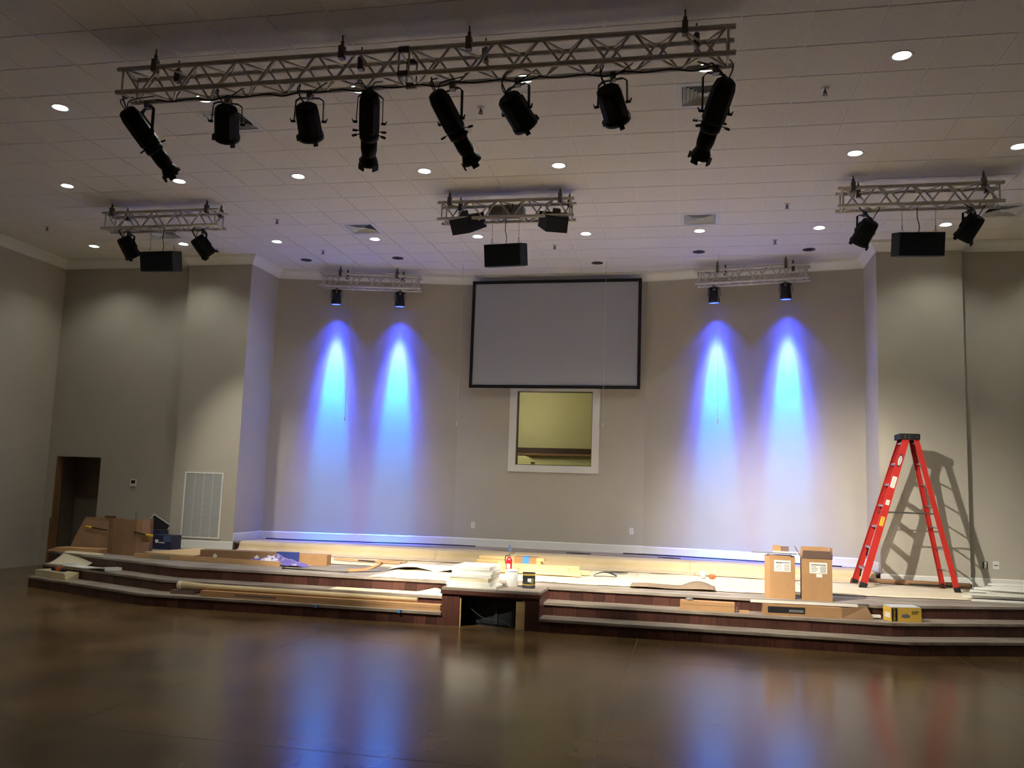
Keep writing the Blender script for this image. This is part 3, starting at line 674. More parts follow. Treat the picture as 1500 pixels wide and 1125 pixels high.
def flown(loc, a, label):
    t = thing('angled_speaker', label, 'speaker', loc, 'angled speakers inside the center truss')
    M = rotz(loc, a, Matrix.Rotation(math.radians(-28), 4, 'X'))
    MB(M).prism([(-0.21, -0.20), (0.21, -0.20), (0.15, 0.18), (-0.15, 0.18)], -0.11, 0.11).build('cabinet', M_SPK, t)
    MB(M).box(-0.19, 0.19, -0.21, -0.2005, -0.09, 0.09).build('grille', M_GRILL, t)
    MB(M).box(-0.05, 0.05, -0.05, 0.05, 0.11, 0.19).build('mounting_bracket', M_HANG, t)
flown((-3.20, 11.86, 5.50), 160, 'dark angled speaker wedged in the left end of the center truss')
flown((-1.90, 11.86, 5.49), 200, 'dark angled speaker wedged in the right end of the center truss')
t = thing('projector', 'grey projector mounted inside the center truss', 'projector', (-2.6, 11.9, 5.58))
MB().box(-2.86, -2.36, 11.80, 12.0, 5.60, 5.74).build('body', M_PROJ, t)
MB(Matrix.Translation((-2.48, 12.0, 5.67)) @ Matrix.Rotation(math.pi / 2, 4, 'X')).lathe([(0.05, -0.04), (0.045, 0.0)], 14).build('lens', M_BLACK, t)
MB().box(-2.82, -2.66, 11.793, 11.7995, 5.62, 5.72).build('connector_panel', M_INK, t)
MB().tube(smooth_path([(-2.6, 11.79, 5.67), (-2.57, 11.74, 5.72), (-2.52, 11.74, 5.62), (-2.5, 11.76, 5.75)]), 0.008, 6).build('cable', M_CABLE, t)

# ------------------------------------------------------------------ projection screen
t = thing('projection_screen', 'large grey projection screen in a thin black frame above the window', 'screen', FM @ Vector((1.85, -0.2, 3.7)))
SXY = lambda px, py: FM.inverted() @ atplane(px, py, (FM @ Vector((0, -0.17, 0)))[:2], (FM @ Vector((LCD, -0.17, 0)))[:2])
a, b, c, d = SXY(693, 411), SXY(940, 409), SXY(687, 568), SXY(938, 570)
sx0, sx1, sz0, sz1 = (a.x + c.x) / 2, (b.x + d.x) / 2, (c.z + d.z) / 2, (a.z + b.z) / 2; fwid = 0.06
MB(FM).box(sx0 + 0.02, sx1 - 0.02, -0.165, -0.155, sz0 + 0.02, sz1 - 0.02).build('fabric', M_SCREEN, t)
MB(FM).box(sx0, sx1, -0.185, -0.15, sz1 - fwid, sz1).build('frame_rail', M_SFRAME, t)
MB(FM).box(sx0, sx1, -0.185, -0.15, sz0, sz0 + fwid).build('frame_rail', M_SFRAME, t)
MB(FM).box(sx0, sx0 + fwid, -0.185, -0.15, sz0 + fwid, sz1 - fwid).build('frame_stile', M_SFRAME, t)
MB(FM).box(sx1 - fwid, sx1, -0.185, -0.15, sz0 + fwid, sz1 - fwid).build('frame_stile', M_SFRAME, t)
for u in (0.5, LCD - 0.5): MB(FM).box(u - 0.03, u + 0.03, -0.15, 0, sz0 + 0.3, sz0 + 0.36).box(u - 0.03, u + 0.03, -0.15, 0, sz1 - 0.5, sz1 - 0.44).build('wall_bracket', M_HANG, t)

# hanging choir microphones
for px, py, yy, lb in ((505, 613, 15.35, 'leftmost thin hanging microphone, in front of the left blue streaks'), (669, 620, 15.7, 'thin hanging microphone at the left side of the screen'),
                       (883, 622, 15.7, 'thin hanging microphone at the right side of the screen'), (1051, 617, 15.35, 'rightmost thin hanging microphone, in front of the right blue streaks')):
    q = aty(px, py, yy); t = thing('hanging_microphone', lb, 'microphone', q, 'hanging choir microphones')
    MB().tube([(q.x, q.y, q.z + 0.04), (q.x, q.y, CEIL)], 0.0028, 6).build('cord', M_CORD, t)
    MB(Matrix.Translation(q)).lathe([(0.009, -0.04), (0.012, -0.03), (0.012, 0.03), (0.005, 0.05)], 8).build('capsule', M_CORD, t)

# ------------------------------------------------------------------ wall fittings
def outlet(M, label, slots=True, white=True):
    t = thing('wall_outlet', label, 'outlet', M.translation, 'wall outlets')
    MB(M).box(-0.038, 0.038, -0.008, 0, -0.06, 0.06).build('plate', M_WHITE, t)
    for z in (-0.025, 0.025): MB(M).box(-0.016, 0.016, -0.0105, -0.0085, z - 0.015, z + 0.015).build('socket', M_GRILLE if white else M_INKD, t)
for px, py, lb in ((693, 769, 'white outlet low on the wall left below the window'), (925, 778, 'white outlet low on the wall right below the window')):
    q = atplane(px, py, FC, FD); M = FM.copy(); M.translation = q; outlet(M, lb)
q = aty(1443, 828, YW); t = thing('open_outlet_box', 'uncovered outlet with dark box edge by the ladder shadow', 'outlet', q)
M = Matrix.Translation(q)
MB(M).box(-0.036, 0.036, -0.006, 0, -0.056, 0.056).build('box_edge', M_INKD, t); MB(M).box(-0.018, 0.018, -0.012, -0.0065, -0.05, 0.05).build('socket_strip', M_WHITE, t)
q = aty(1459, 828, YW); t = thing('data_outlet', 'white plate with two dark ports beside the uncovered outlet', 'outlet', q); M = Matrix.Translation(q)
MB(M).box(-0.042, 0.042, -0.008, 0, -0.06, 0.06).build('plate', M_WHITE, t)
for x in (-0.014, 0.014): MB(M).box(x - 0.01, x + 0.01, -0.0105, -0.0085, -0.012, 0.006).build('port', M_INKD, t)
q = aty(196, 707, YW); t = thing('thermostat', 'small white thermostat with dark display right of the doorway', 'thermostat', q); M = Matrix.Translation(q)
MB(M).box(-0.065, 0.065, -0.025, 0, -0.065, 0.065).build('body', M_WHITE, t); MB(M).box(-0.042, 0.042, -0.028, -0.0255, -0.015, 0.045).build('display', M_INKD, t)
g0, g1 = aty(275, 692, YP), aty(322, 788, YP); gx0, gx1, gz0, gz1 = -9.16, -8.38, 0.66, 1.86
t = thing('return_air_grille', 'tall white return air grille low on the left pilaster', 'vent', ((gx0 + gx1) / 2, YP, gz0))
MB().box(gx0, gx1, YP - 0.004, YP, gz0, gz1).build('backing', M_VENTD, t)
fwd = 0.028
for a, b, c, d in ((gx0, gx1, gz0, gz0 + fwd), (gx0, gx1, gz1 - fwd, gz1), (gx0, gx0 + fwd, gz0 + fwd, gz1 - fwd), (gx1 - fwd, gx1, gz0 + fwd, gz1 - fwd)):
    MB().box(a, b, YP - 0.022, YP - 0.004, c, d).build('frame_bar', M_TRIM, t)
cw = (gx1 - gx0 - 2 * fwd) / 4
for k in range(4):
    a = gx0 + fwd + k * cw; mb = MB(); z = gz0 + fwd + 0.006
    while z < gz1 - fwd - 0.012:
        mb.hexa([(a + 0.005, YP - 0.018, z), (a + cw - 0.005, YP - 0.018, z), (a + cw - 0.005, YP - 0.006, z + 0.008), (a + 0.005, YP - 0.006, z + 0.008),
                 (a + 0.005, YP - 0.018, z + 0.003), (a + cw - 0.005, YP - 0.018, z + 0.003), (a + cw - 0.005, YP - 0.006, z + 0.011), (a + 0.005, YP - 0.006, z + 0.011)]); z += 0.014
    mb.build('louvre_bank', M_GRILLE, t)['kind'] = 'stuff'
    if k: MB().box(a - 0.005, a + 0.005, YP - 0.02, YP - 0.004, gz0 + fwd, gz1 - fwd).build('mullion', M_GRILLE, t)

# ------------------------------------------------------------------ step ladder
ztop = DECK + 2.28
t = thing('step_ladder', 'tall red fibreglass step ladder standing open on the right of the stage', 'ladder', (3.1, 14.1, DECK))
FLn, FLf, FRn, FRf = Vector((2.47, 13.80, DECK)), Vector((2.45, 14.40, DECK)), Vector((3.75, 13.76, DECK)), Vector((3.71, 14.38, DECK))
TLn, TLf = Vector((3.145, 13.93, ztop - 0.06)), Vector((3.135, 14.25, ztop - 0.06)); TRn, TRf = Vector((3.28, 13.95, ztop - 0.06)), Vector((3.27, 14.23, ztop - 0.06))
def channel(a, b, w, out, name):   # C-section rail: web faces out (y direction sign), flanges inward
    d = (b - a).normalized(); y = Vector((0, out, 0)); y = (y - d * y.dot(d)).normalized(); x = d.cross(y).normalized() * (w / 2)
    mb = MB(); th = 0.006; dp = 0.03
    mb.hexa([a - x, a + x, a + x - y * th, a - x - y * th, b - x, b + x, b + x - y * th, b - x - y * th])
    xn = x.normalized() * th
    for sg in (-1, 1):
        e = x * sg; i = e - xn * sg
        mb.hexa([a + e - y * th, a + i - y * th, a + i - y * dp, a + e - y * dp, b + e - y * th, b + i - y * th, b + i - y * dp, b + e - y * dp])
    return mb.build(name, M_RED, t)
fr = channel(FLn, TLn, 0.095, -1, 'front_rail'); channel(FLf, TLf, 0.095, 1, 'front_rail')
channel(FRn, TRn, 0.07, -1, 'rear_rail'); channel(FRf, TRf, 0.07, 1, 'rear_rail')
for k in range(7):
    u = (0.31 * (k + 1) - 0.02) / 2.22; A, B_ = FLn.lerp(TLn, u), FLf.lerp(TLf, u)
    s_ = MB().box(A.x - 0.045, A.x + 0.045, A.y + 0.006, B_.y - 0.006, A.z - 0.004, A.z + 0.0).box(A.x - 0.047, A.x - 0.043, A.y + 0.006, B_.y - 0.006, A.z - 0.028, A.z).box(A.x + 0.043, A.x + 0.047, A.y + 0.006, B_.y - 0.006, A.z - 0.028, A.z).build('step', M_ALU, t)
    A2, B2 = FRn.lerp(TRn, u), FRf.lerp(TRf, u); MB().tube([(A2.x, A2.y + 0.006, A2.z), (B2.x, B2.y - 0.006, B2.z)], 0.012, 8).build('rear_rung', M_ALU, t)
    if k < 2:
        for E, sg in ((A, 1), (B_, -1)): MB().bar((E.x, E.y + sg * 0.02, E.z - 0.16), (E.x + 0.0, E.y + sg * 0.14, E.z - 0.02), 0.02, 0.005).build('knee_brace', M_BLACK, t)
capp = [(3.045, 13.905), (3.335, 13.93), (3.335, 14.25), (3.045, 14.275)]
cp = MB().prism(capp, ztop - 0.085, ztop - 0.012).prism([(x * 0.98 + 3.19 * 0.02, y * 0.98 + 14.09 * 0.02) for x, y in capp], ztop - 0.012, ztop).build('top_cap', M_RUB, t)
for x, z in ((3.12, -0.03), (3.18, -0.03), (3.12, -0.06), (3.18, -0.06), (3.29, -0.05)):
    MB(Matrix.Translation((x, 13.911, ztop + z)) @ Matrix.Rotation(math.pi / 2, 4, 'X')).lathe([(0.007, -0.004), (0.006, 0.004)], 8).build('rivet', M_ALU, cp)
for u, nm in ((0.475, 0), (0.475, 1)):
    A = FLn.lerp(TLn, 0.5) if nm == 0 else FLf.lerp(TLf, 0.5); B_ = FRn.lerp(TRn, 0.5) if nm == 0 else FRf.lerp(TRf, 0.5)
    yy = 0.03 if nm == 0 else -0.03; A = A + Vector((0, yy, 0)); B_ = B_ + Vector((0, yy, 0)); MB().bar(A, B_, 0.004, 0.022).build('spreader_bar', M_HANG, t)
for q, d, nm in ((FLn, TLn, -1), (FLf, TLf, 1), (FRn, TRn, -1), (FRf, TRf, 1)):
    dd = (d - q).normalized(); MB().bar(q + dd * -0.001, q + dd * 0.085, 0.045, 0.105 if q.x < 3 else 0.08, (1, 0, 0)).build('foot_shoe', M_RUB, t)
def rail_label(u, hgt, wid, material, nm, off=0.0):
    d = (TLn - FLn).normalized(); c = FLn.lerp(TLn, u); y = Vector((0, -1, 0)); y = (y - d * y.dot(d)).normalized(); x = y.cross(d).normalized()
    R = Matrix((x, d, y)).transposed().to_4x4(); R.translation = c + y * (0.0012 + off)
    return R
R = rail_label(0.845, 0, 0, None, '')
ov = MB(R); n = 20; ov.rings([[(0.030 * math.copysign(abs(math.cos(k * 2 * math.pi / n)) ** 0.8, math.cos(k * 2 * math.pi / n)), 0.10 * math.sin(k * 2 * math.pi / n), z) for k in range(n)] for z in (-0.001, 0.0006)], True, smooth=False); ov.build('brand_oval', M_NAVY, fr)
ov = MB(R); ov.rings([[(0.025 * math.cos(k * 2 * math.pi / n), 0.075 * math.sin(k * 2 * math.pi / n), z) for k in range(n)] for z in (0.0, 0.0014)], True, smooth=False); ov.build('brand_field', M_LABEL, fr)
text_mesh('WERNER', 0.034, R @ Matrix.Translation((0, 0, 0.0016)) @ Matrix.Rotation(math.pi / 2, 4, 'Z'), M_NAVY, 'brand_lettering', fr)
for u, hh, ww, mm, nm in ((0.70, 0.17, 0.062, M_LABEL, 'instruction_label'), (0.565, 0.075, 0.05, M_LABEL, 'rating_label'), (0.44, 0.14, 0.055, M_YELP, 'warning_label')):
    R = rail_label(u, hh, ww, mm, nm); MB(R).box(-ww / 2, ww / 2, -hh / 2, hh / 2, -0.001, 0.0008).build(nm, mm, fr)
    mb = MB(R); z = -hh / 2 + 0.015
    while z < hh / 2 - 0.012: mb.box(-ww / 2 + 0.008, ww / 2 - 0.008 - random.random() * 0.015, z, z + 0.004, 0.0008, 0.0013); z += 0.016
    mb.build('print_lines', M_INK, fr)

# ------------------------------------------------------------------ masking paper
def rough(seed, amp):
    rr = random.Random(seed); K = [(rr.uniform(0.6, 5), rr.uniform(0.6, 5), rr.uniform(0, 6.3), rr.uniform(0.4, 1)) for _ in range(6)]
    return lambda u, v: amp * sum(a * math.sin(p * u * 3 + q * v * 3 + ph) for p, q, ph, a in K) / 3
def paper(name, label, x0, x1, y0, y1, seed, material, z=DECK, amp=0.006, slant=0.0, edge=0.03):
    f1, f2 = rough(seed, amp), rough(seed + 50, edge)
    def fn(u, v):
        x = x0 + (x1 - x0) * u; y = y0 + (y1 - y0) * v + f2(u * 2, 0) * (1 - v) + f2(u * 2, 3) * v + slant * u
        return (x, y, z + 0.004 + amp + f1(u * 2, v))
    return tag(MB().sheet(fn, 40, 8, 0.0015).build(name, material, origin=((x0 + x1) / 2, (y0 + y1) / 2, z)), label, 'paper', 'masking paper laid on the stage')
paper('masking_paper', 'pale masking paper on the stage floor behind the cardboard carton at left', -7.5, -4.0, 13.15, 14.55, 1, M_KRAFT2)
paper('masking_paper', 'pale masking paper on the stage floor behind the paint cans', -4.1, -0.6, 12.15, 14.55, 2, M_KRAFT2)
paper('masking_paper', 'pale masking paper on the stage floor left of the two tall cartons', -0.8, 1.6, 12.2, 14.55, 3, M_KRAFT2)
paper('masking_paper', 'pale masking paper on the stage floor under the ladder', 1.4, 4.0, 12.55, 14.5, 4, M_KRAFT2, slant=0.25)
paper('masking_paper', 'pale paper sheet reaching the stage edge left of the white panel stack', -4.3, -3.12, 11.63, 12.9, 5, M_KRAFT2, amp=0.004, edge=0.012)
# draped paper over the upper platform edge
def drape(x0, x1, seed, label):
    f1, f2 = rough(seed, 0.02), rough(seed + 9, 0.05)
    prof = [(15.55, PLAT + 0.008), (15.2, PLAT + 0.012), (14.95, PLAT + 0.016), (14.86, PLAT + 0.014), (14.81, PLAT - 0.02), (14.79, DECK + 0.07), (14.75, DECK + 0.03), (14.62, DECK + 0.022), (14.35, DECK + 0.02)]
    def fn(u, v):
        k = v * (len(prof) - 1); i = min(int(k), len(prof) - 2); t_ = k - i; y = prof[i][0] * (1 - t_) + prof[i + 1][0] * t_; z = prof[i][1] * (1 - t_) + prof[i + 1][1] * t_
        wob = f1(u * 3, 0.0) * (1 if 14.7 < y < 15.0 else 0.35)
        return (x0 + (x1 - x0) * u, y + (f2(u * 2, 1) if i == 0 else 0) - abs(wob) * 1.2, z + max(0, wob) * 0.8)
    return tag(MB().sheet(fn, 60, 24, 0.0015).build('draped_kraft_paper', M_KRAFT, origin=((x0 + x1) / 2, 14.8, DECK)), label, 'paper', 'kraft paper draped over the upper step')
drape(-7.98, -4.2, 11, 'kraft paper draped over the upper step left of the window')
drape(-4.3, 0.1, 12, 'kraft paper draped over the upper step below the window')
drape(0.0, 2.85, 13, 'kraft paper draped over the upper step behind the tall cartons')
# bright curled paper in the middle
def fn(u, v):
    x = -4.42 + 1.25 * u; y = 12.75 + 1.1 * v - 0.1 * u
    lift = 0.055 * (1 - v) ** 2 * abs(math.sin(u * 5.2)) + 0.03 * math.sin(v * 3)
    return (x, y, DECK + 0.012 + max(0, lift))
tag(MB().sheet(fn, 30, 10, 0.0015).build('curled_paper', M_WHITE2, origin=(-4, 13.2, DECK)), 'brightly lit white paper curling up behind the white panel stack', 'paper')
# cable along the wall on the upper platform
pts = [(-7.95, 15.75, PLAT + 0.02), (-7.4, 15.9, PLAT + 0.01), (-6.6, 16.05, PLAT + 0.01), (-5.6, 16.3, PLAT + 0.01), (-4.6, 16.5, PLAT + 0.01), (-4.0, 16.48, PLAT + 0.01)]
tag(MB().tube(smooth_path(pts), 0.012, 6).build('black_cable', M_CABLE, origin=(-6, 16, PLAT)), 'black cable lying along the left recess baseboard', 'cable')
pts = [(-1.2, 16.45, PLAT + 0.01), (-0.4, 16.4, PLAT + 0.012), (0.6, 16.2, PLAT + 0.01), (1.6, 15.98, PLAT + 0.01), (2.5, 15.75, PLAT + 0.01)]
tag(MB().tube(smooth_path(pts), 0.012, 6).build('black_cable', M_CABLE, origin=(0.6, 16.2, PLAT)), 'black cable lying along the right recess baseboard', 'cable')

# ------------------------------------------------------------------ things on the stage, left side
# flattened cardboard leaning on the pile
def slab(M, x0, x1, y0, y1, z0, z1): return MB(M).box(x0, x1, y0, y1, z0, z1)
for k, (dx, dy, a, hh, wd, lb) in enumerate(((0, 0, -17, 0.50, 0.80, 'front flattened cardboard sheet leaning by the doorway'), (-0.03, 0.10, -14, 0.55, 0.74, 'rear flattened cardboard sheet leaning by the doorway'))):
    M = rotz((-9.82 + dx, 13.25 + dy, DECK + 0.012), 3, Matrix.Rotation(math.radians(a), 4, 'X') )
    tag(MB(M).hexa([(-0.42, -0.006, 0), (wd / 2, -0.006, 0), (wd / 2, 0.006, 0), (-0.42, 0.006, 0), (-0.30, -0.006, hh), (wd / 2 + 0.05, -0.006, hh), (wd / 2 + 0.05, 0.006, hh), (-0.30, 0.006, hh)]).build('cardboard_sheet', M_CARD2, origin=(-9.82 + dx, 13.25 + dy, DECK)), lb, 'cardboard', 'cardboard by the doorway')
# bent standing cardboard
t = thing('bent_cardboard', 'large bent brown cardboard wrapper standing at the left of the stage', 'cardboard', (-9.0, 13.0, DECK))
pts = [(-9.33, 12.97), (-9.18, 12.88), (-8.95, 12.83), (-8.72, 12.83), (-8.66, 12.90), (-8.78, 13.28), (-8.97, 13.66)]
inner = [(x * 0.985 - 0.015 * 9.0, y + 0.01) for x, y in pts]
mb = MB(); hh = 0.57
for k in range(len(pts) - 1):
    a, b = pts[k], pts[k + 1]; c, d = (b[0] - 0.004, b[1] + 0.008), (a[0] - 0.004, a[1] + 0.008)
    mb.hexa([(*a, DECK), (*b, DECK), (*c, DECK), (*d, DECK), (a[0] - 0.02, a[1], DECK + hh), (b[0] - 0.02, b[1], DECK + hh), (c[0] - 0.02, c[1], DECK + hh), (d[0] - 0.02, d[1], DECK + hh)])
mb.build('wrapper', M_CARD2, t)
MB(rotz((-8.72, 12.86, DECK + 0.34), 8, Matrix.Rotation(math.radians(38), 4, 'X'))).box(-0.13, 0.16, -0.004, 0.004, -0.16, 0.02).build('torn_flap', M_CARD, t)
t = thing('small_carton', 'small open carton on top of the cardboard pile at left', 'box', (-9.62, 13.55, DECK))
q = aty(166, 756, 13.55); hb = q.z - DECK - 0.03; M = rotz((q.x, 13.55, DECK), 8)
MB(M).box(-0.1, 0.1, -0.08, 0.08, 0, hb).build('body', M_CARD2, t); MB(M).hexa([(-0.1, -0.081, hb), (0.1, -0.081, hb), (0.1, -0.077, hb), (-0.1, -0.077, hb), (-0.1, -0.11, hb + 0.04), (0.1, -0.11, hb + 0.04), (0.1, -0.106, hb + 0.04), (-0.1, -0.106, hb + 0.04)]).build('flap', M_CARD, t)
tag(MB().tube([(-9.42, 13.72, DECK), (-9.36, 13.7, DECK + 0.66)], 0.012, 8).build('thin_rod', M_HANG, origin=(-9, 13.62, DECK)), 'thin dark rod standing behind the bent cardboard', 'rod')
for (px, py, L, tip, lb, yy) in ((142, 774, 0.40, -1, 'black marker rod with yellow tip on the leaning cardboard', 13.29), (209, 782, 0.32, 1, 'black marker rod with yellow tip across the torn flap', 12.80)):
    q = aty(px, py, yy); t = thing('marking_rod', lb, 'tool', q, 'yellow tipped rods')
    a, b = q + Vector((-L / 2, 0, 0.022)), q + Vector((L / 2, 0, -0.022))
    MB().tube([a, b], 0.011, 8).build('shaft', M_RUB, t)
    e = a if tip < 0 else b; dd = (b - a).normalized() * tip
    MB().tube([e - dd * 0.1, e + dd * 0.02], 0.018, 8).build('yellow_tip', M_YELP, t)
# navy cartons
t = thing('navy_carton', 'navy carton with white logo at the left of the stage', 'box', (-9.1, 14.2, DECK)); q = atz(237, 805, DECK); M = rotz((q.x, q.y + 0.14, DECK), -4)
MB(M).box(-0.24, 0.19, -0.14, 0.14, 0, 0.25).build('body', M_NAVY, t)
lg = MB(M); sh = [(-0.14, 0.17), (-0.075, 0.17), (-0.075, 0.13), (-0.108, 0.105), (-0.14, 0.13)]; lg.rings([[(x, y, z) for x, z in sh] for y in (-0.1412, -0.1402)], True, smooth=False); lg.build('logo_shield', M_LABEL, t)
mb = MB(M); [mb.box(-0.065 + 0.021 * k, -0.05 + 0.021 * k, -0.1412, -0.1402, 0.112, 0.13) for k in range(6)]; mb.build('logo_lettering', M_LABEL, t)
MB(M).box(0.02, 0.19, -0.1408, -0.1402, 0.14, 0.245).build('printed_panel', mat('steel blue print', (70, 88, 130), 0.5), t)
t = thing('navy_carton', 'plain navy carton standing behind the logo carton', 'box', (-9.3, 14.5, DECK)); q = aty(230, 776, 14.62); M = rotz((q.x, 14.62, DECK), 2)
MB(M).box(-0.2, 0.14, -0.12, 0.12, 0, q.z - DECK).build('body', M_NAVY, t); MB(M).box(-0.2, 0.14, -0.122, -0.1202, q.z - DECK - 0.03, q.z - DECK - 0.025).build('lid_seam', M_INKD, t)
t = thing('picture_frame', 'black panel with white edge leaning behind the navy cartons', 'frame', (-9.3, 14.8, DECK)); q = aty(226, 768, 14.80); M = rotz((q.x, 14.80, q.z - 0.17), 0, Matrix.Rotation(math.radians(28), 4, 'Y') @ Matrix.Rotation(math.radians(-8), 4, 'X'))
MB(M).box(-0.2, 0.2, -0.008, 0.008, -0.10, 0.30).build('panel', M_INKD, t)
for a, b, c, d in ((-0.21, 0.21, 0.285, 0.303), (-0.21, -0.192, -0.10, 0.285), (0.192, 0.21, -0.10, 0.285)): MB(M).box(a, b, -0.012, -0.0085, c, d).build('white_edge', M_TRIM, t)
# board stack and paper at the left end
for k in range(3):
    M = rotz((-9.82, 12.93 + 0.03 * k, DECK + 0.001 + 0.021 * k), -3 + 2 * k); tag(MB(M).box(-0.5 + 0.05 * k, 0.45, -0.14, 0.14, 0, 0.02).build('raw_board', M_OAK, origin=(-9.8, 12.9, DECK)), ['bottom', 'middle', 'top'][k] + ' board of the small stack at the left stage end', 'board', 'boards at the left stage end')
def fn(u, v):
    x = -9.98 + 0.78 * u + 0.05 * v; y = 12.40 + 0.35 * v - 0.10 * u
    z = S2 + 0.006 + (DECK + 0.02 - S2) * (v ** 1.6) * (0.6 + 0.4 * math.cos(u * 1.2)) + 0.04 * u * v
    return (x, y - 0.03 * math.sin(u * 3), z)
tag(MB().sheet(fn, 12, 12, 0.002).build('curling_paper', M_KRAFT2, origin=(-9.6, 12.5, S2)), 'pale paper curling down over the left end of the steps', 'paper')
t = thing('white_tray', 'bent white panel lying on the second step at left', 'panel', (-8.95, 12.05, S2))
def fn(u, v): return (-9.5 + 1.02 * u + 0.10 * v, 12.16 - 0.40 * u + 0.20 * v, S2 + 0.012 + 0.05 * max(0, u - 0.55) * 2 + 0.004)
MB().sheet(fn, 12, 3, 0.010).build('sheet', M_WHITE2, t)
MB().bar((-8.48, 11.77, S2 + 0.035), (-8.35, 11.98, S2 + 0.03), 0.02, 0.05).build('folded_end', M_WHITE, t)
MB().bar((-9.5, 12.16, S2 + 0.022), (-9.4, 12.36, S2 + 0.022), 0.02, 0.04).build('folded_end', M_WHITE, t)
t = thing('pale_foam_block', 'pale boxy block lying on the lowest step at far left', 'box', (-9.4, 11.95, S1)); M = rotz((-9.44, 12.02, S1 + 0.001), -21)
MB(M).box(-0.43, 0.0, -0.13, 0.10, 0, 0.10).build('block', mat('pale foam', (196, 184, 150), 0.8, vary=0.06), t); MB(M).hexa([(0.001, -0.13, 0), (0.40, -0.13, 0), (0.36, 0.1, 0), (0.001, 0.1, 0), (0.001, -0.13, 0.095), (0.36, -0.13, 0.10), (0.36, 0.1, 0.10), (0.001, 0.1, 0.095)]).build('open_end', mat('pale carton', (206, 190, 148), 0.8, vary=0.05), t)
t = thing('pistol_drill', 'small black and orange power tool on the pale block', 'tool', (-9.4, 12.0, S1 + 0.10)); M = rotz((-9.42, 12.0, S1 + 0.102), -20)
MB(M).box(-0.17, -0.06, -0.03, 0.03, 0, 0.05).box(0.08, 0.14, -0.03, 0.03, 0, 0.045).build('body', M_RUB, t); MB(M).box(-0.06, 0.02, -0.03, 0.03, 0, 0.06).build('orange_grip', M_ORANGE, t); MB(M).box(0.02, 0.08, -0.02, 0.02, 0.005, 0.03).build('chuck', M_HANG, t)
# plywood sheet, plank, long carton, rag
t = tag(MB().prism([(-8.78, 13.05), (-7.75, 12.9), (-7.85, 14.15), (-8.5, 14.3)], DECK + 0.03, DECK + 0.045).build('plywood_sheet', M_PINE, origin=(-8.2, 13.6, DECK)), 'flat pale plywood sheet lying left of the long carton', 'board')
t = thing('pine_plank', 'long pine plank on edge at the front left of the stage', 'board', (-7.2, 12.42, DECK))
MB().bar((-8.5, 12.50, DECK + 0.038), (-5.97, 12.33, DECK + 0.038), 0.04, 0.07).build('plank', M_OAK, t)
MB().bar((-8.22, 12.459, DECK + 0.038), (-7.85, 12.434, DECK + 0.038), 0.004, 0.045).build('printed_stamp', mat('faded grade stamp', (150, 140, 118), 0.7), t)
t = thing('long_flat_carton', 'long low cardboard carton with pale diamond marks on the stage', 'box', (-6.4, 12.75, DECK))
M = rotz((-6.42, 12.80, DECK), 7)
MB(M).box(-1.02, 0.15, -0.12, 0.12, 0, 0.17).build('left_section', M_CARD2, t); MB(M).box(0.152, 0.98, -0.12, 0.12, 0, 0.16).build('right_section', M_CARD, t)
for x in (-0.78, -0.12):
    R = M @ Matrix.Translation((x, -0.1212, 0.085)) @ Matrix.Rotation(math.pi / 4, 4, 'Y'); MB(R).box(-0.028, 0.028, -0.0005, 0.001, -0.028, 0.028).build('diamond_mark', M_LABEL, t)
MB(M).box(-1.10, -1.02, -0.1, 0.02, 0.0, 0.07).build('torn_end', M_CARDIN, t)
fr1, fr2 = rough(31, 0.05), rough(32, 0.03)
def fn(u, v):
    x = -6.62 + 1.0 * u + 0.06 * math.sin(v * 7); y = 12.36 + 0.30 * v + 0.05 * math.sin(u * 6) + 0.04 * u
    e = math.sin(math.pi * u) ** 0.6 * math.sin(math.pi * min(1, v + 0.08)) ** 0.7
    return (x, y, DECK + 0.008 + max(0, e * (0.085 + 1.3 * fr1(u * 2.2, v * 2) + fr2(u * 5, v * 4))))
t = tag(MB().sheet(fn, 44, 24, 0.003).build('crumpled_rag', M_CLOTH, origin=(-6.1, 12.5, DECK)), 'crumpled white and violet cloth in front of the long carton', 'cloth')
tag(MB(rotz((-5.98, 12.62, DECK), 9)).box(-0.17, 0.17, -0.05, 0.0, 0.0, 0.20).build('blue_pouch', mat('blue plastic bag', (58, 72, 140), 0.4, vary=0.1), origin=(-6, 12.6, DECK)), 'blue pouch standing behind the violet cloth', 'pouch')
# rod, roll end, wood strips
t = thing('long_thin_bar', 'thin dark bar lying near the stage edge beside the curled wrapper', 'rod', (-5.2, 12.0, DECK)); MB().tube([(-5.75, 12.02, DECK + 0.012), (-4.75, 11.98, DECK + 0.012)], 0.010, 8).build('bar', M_HANG, t); MB().tube([(-5.78, 12.021, DECK + 0.012), (-5.74, 12.02, DECK + 0.012)], 0.018, 8).build('end_knob', M_RUB, t)
def fn(u, v):
    a = u * 2.6; return (-4.80 + 0.40 * u, 12.05 + 0.16 * v + 0.25 * u, DECK + 0.012 + 0.035 * math.sin(v * math.pi) + 0.10 * u ** 3)
tag(MB().sheet(fn, 12, 8, 0.003).build('curled_wrapper', M_CARD, origin=(-4.7, 12.2, DECK)), 'tan curled paper wrapper near the stage edge', 'paper')
t = thing('wood_strip', 'long tan wood strip with dark print lying on the pale paper', 'board', (-5.05, 13.6, DECK)); MB().bar((-5.7, 13.75, DECK + 0.035), (-4.50, 13.57, DECK + 0.035), 0.06, 0.03).build('strip', M_OAK, t); MB().bar((-5.25, 13.65, DECK + 0.036), (-4.95, 13.606, DECK + 0.036), 0.003, 0.018).build('print', M_INKD, t)
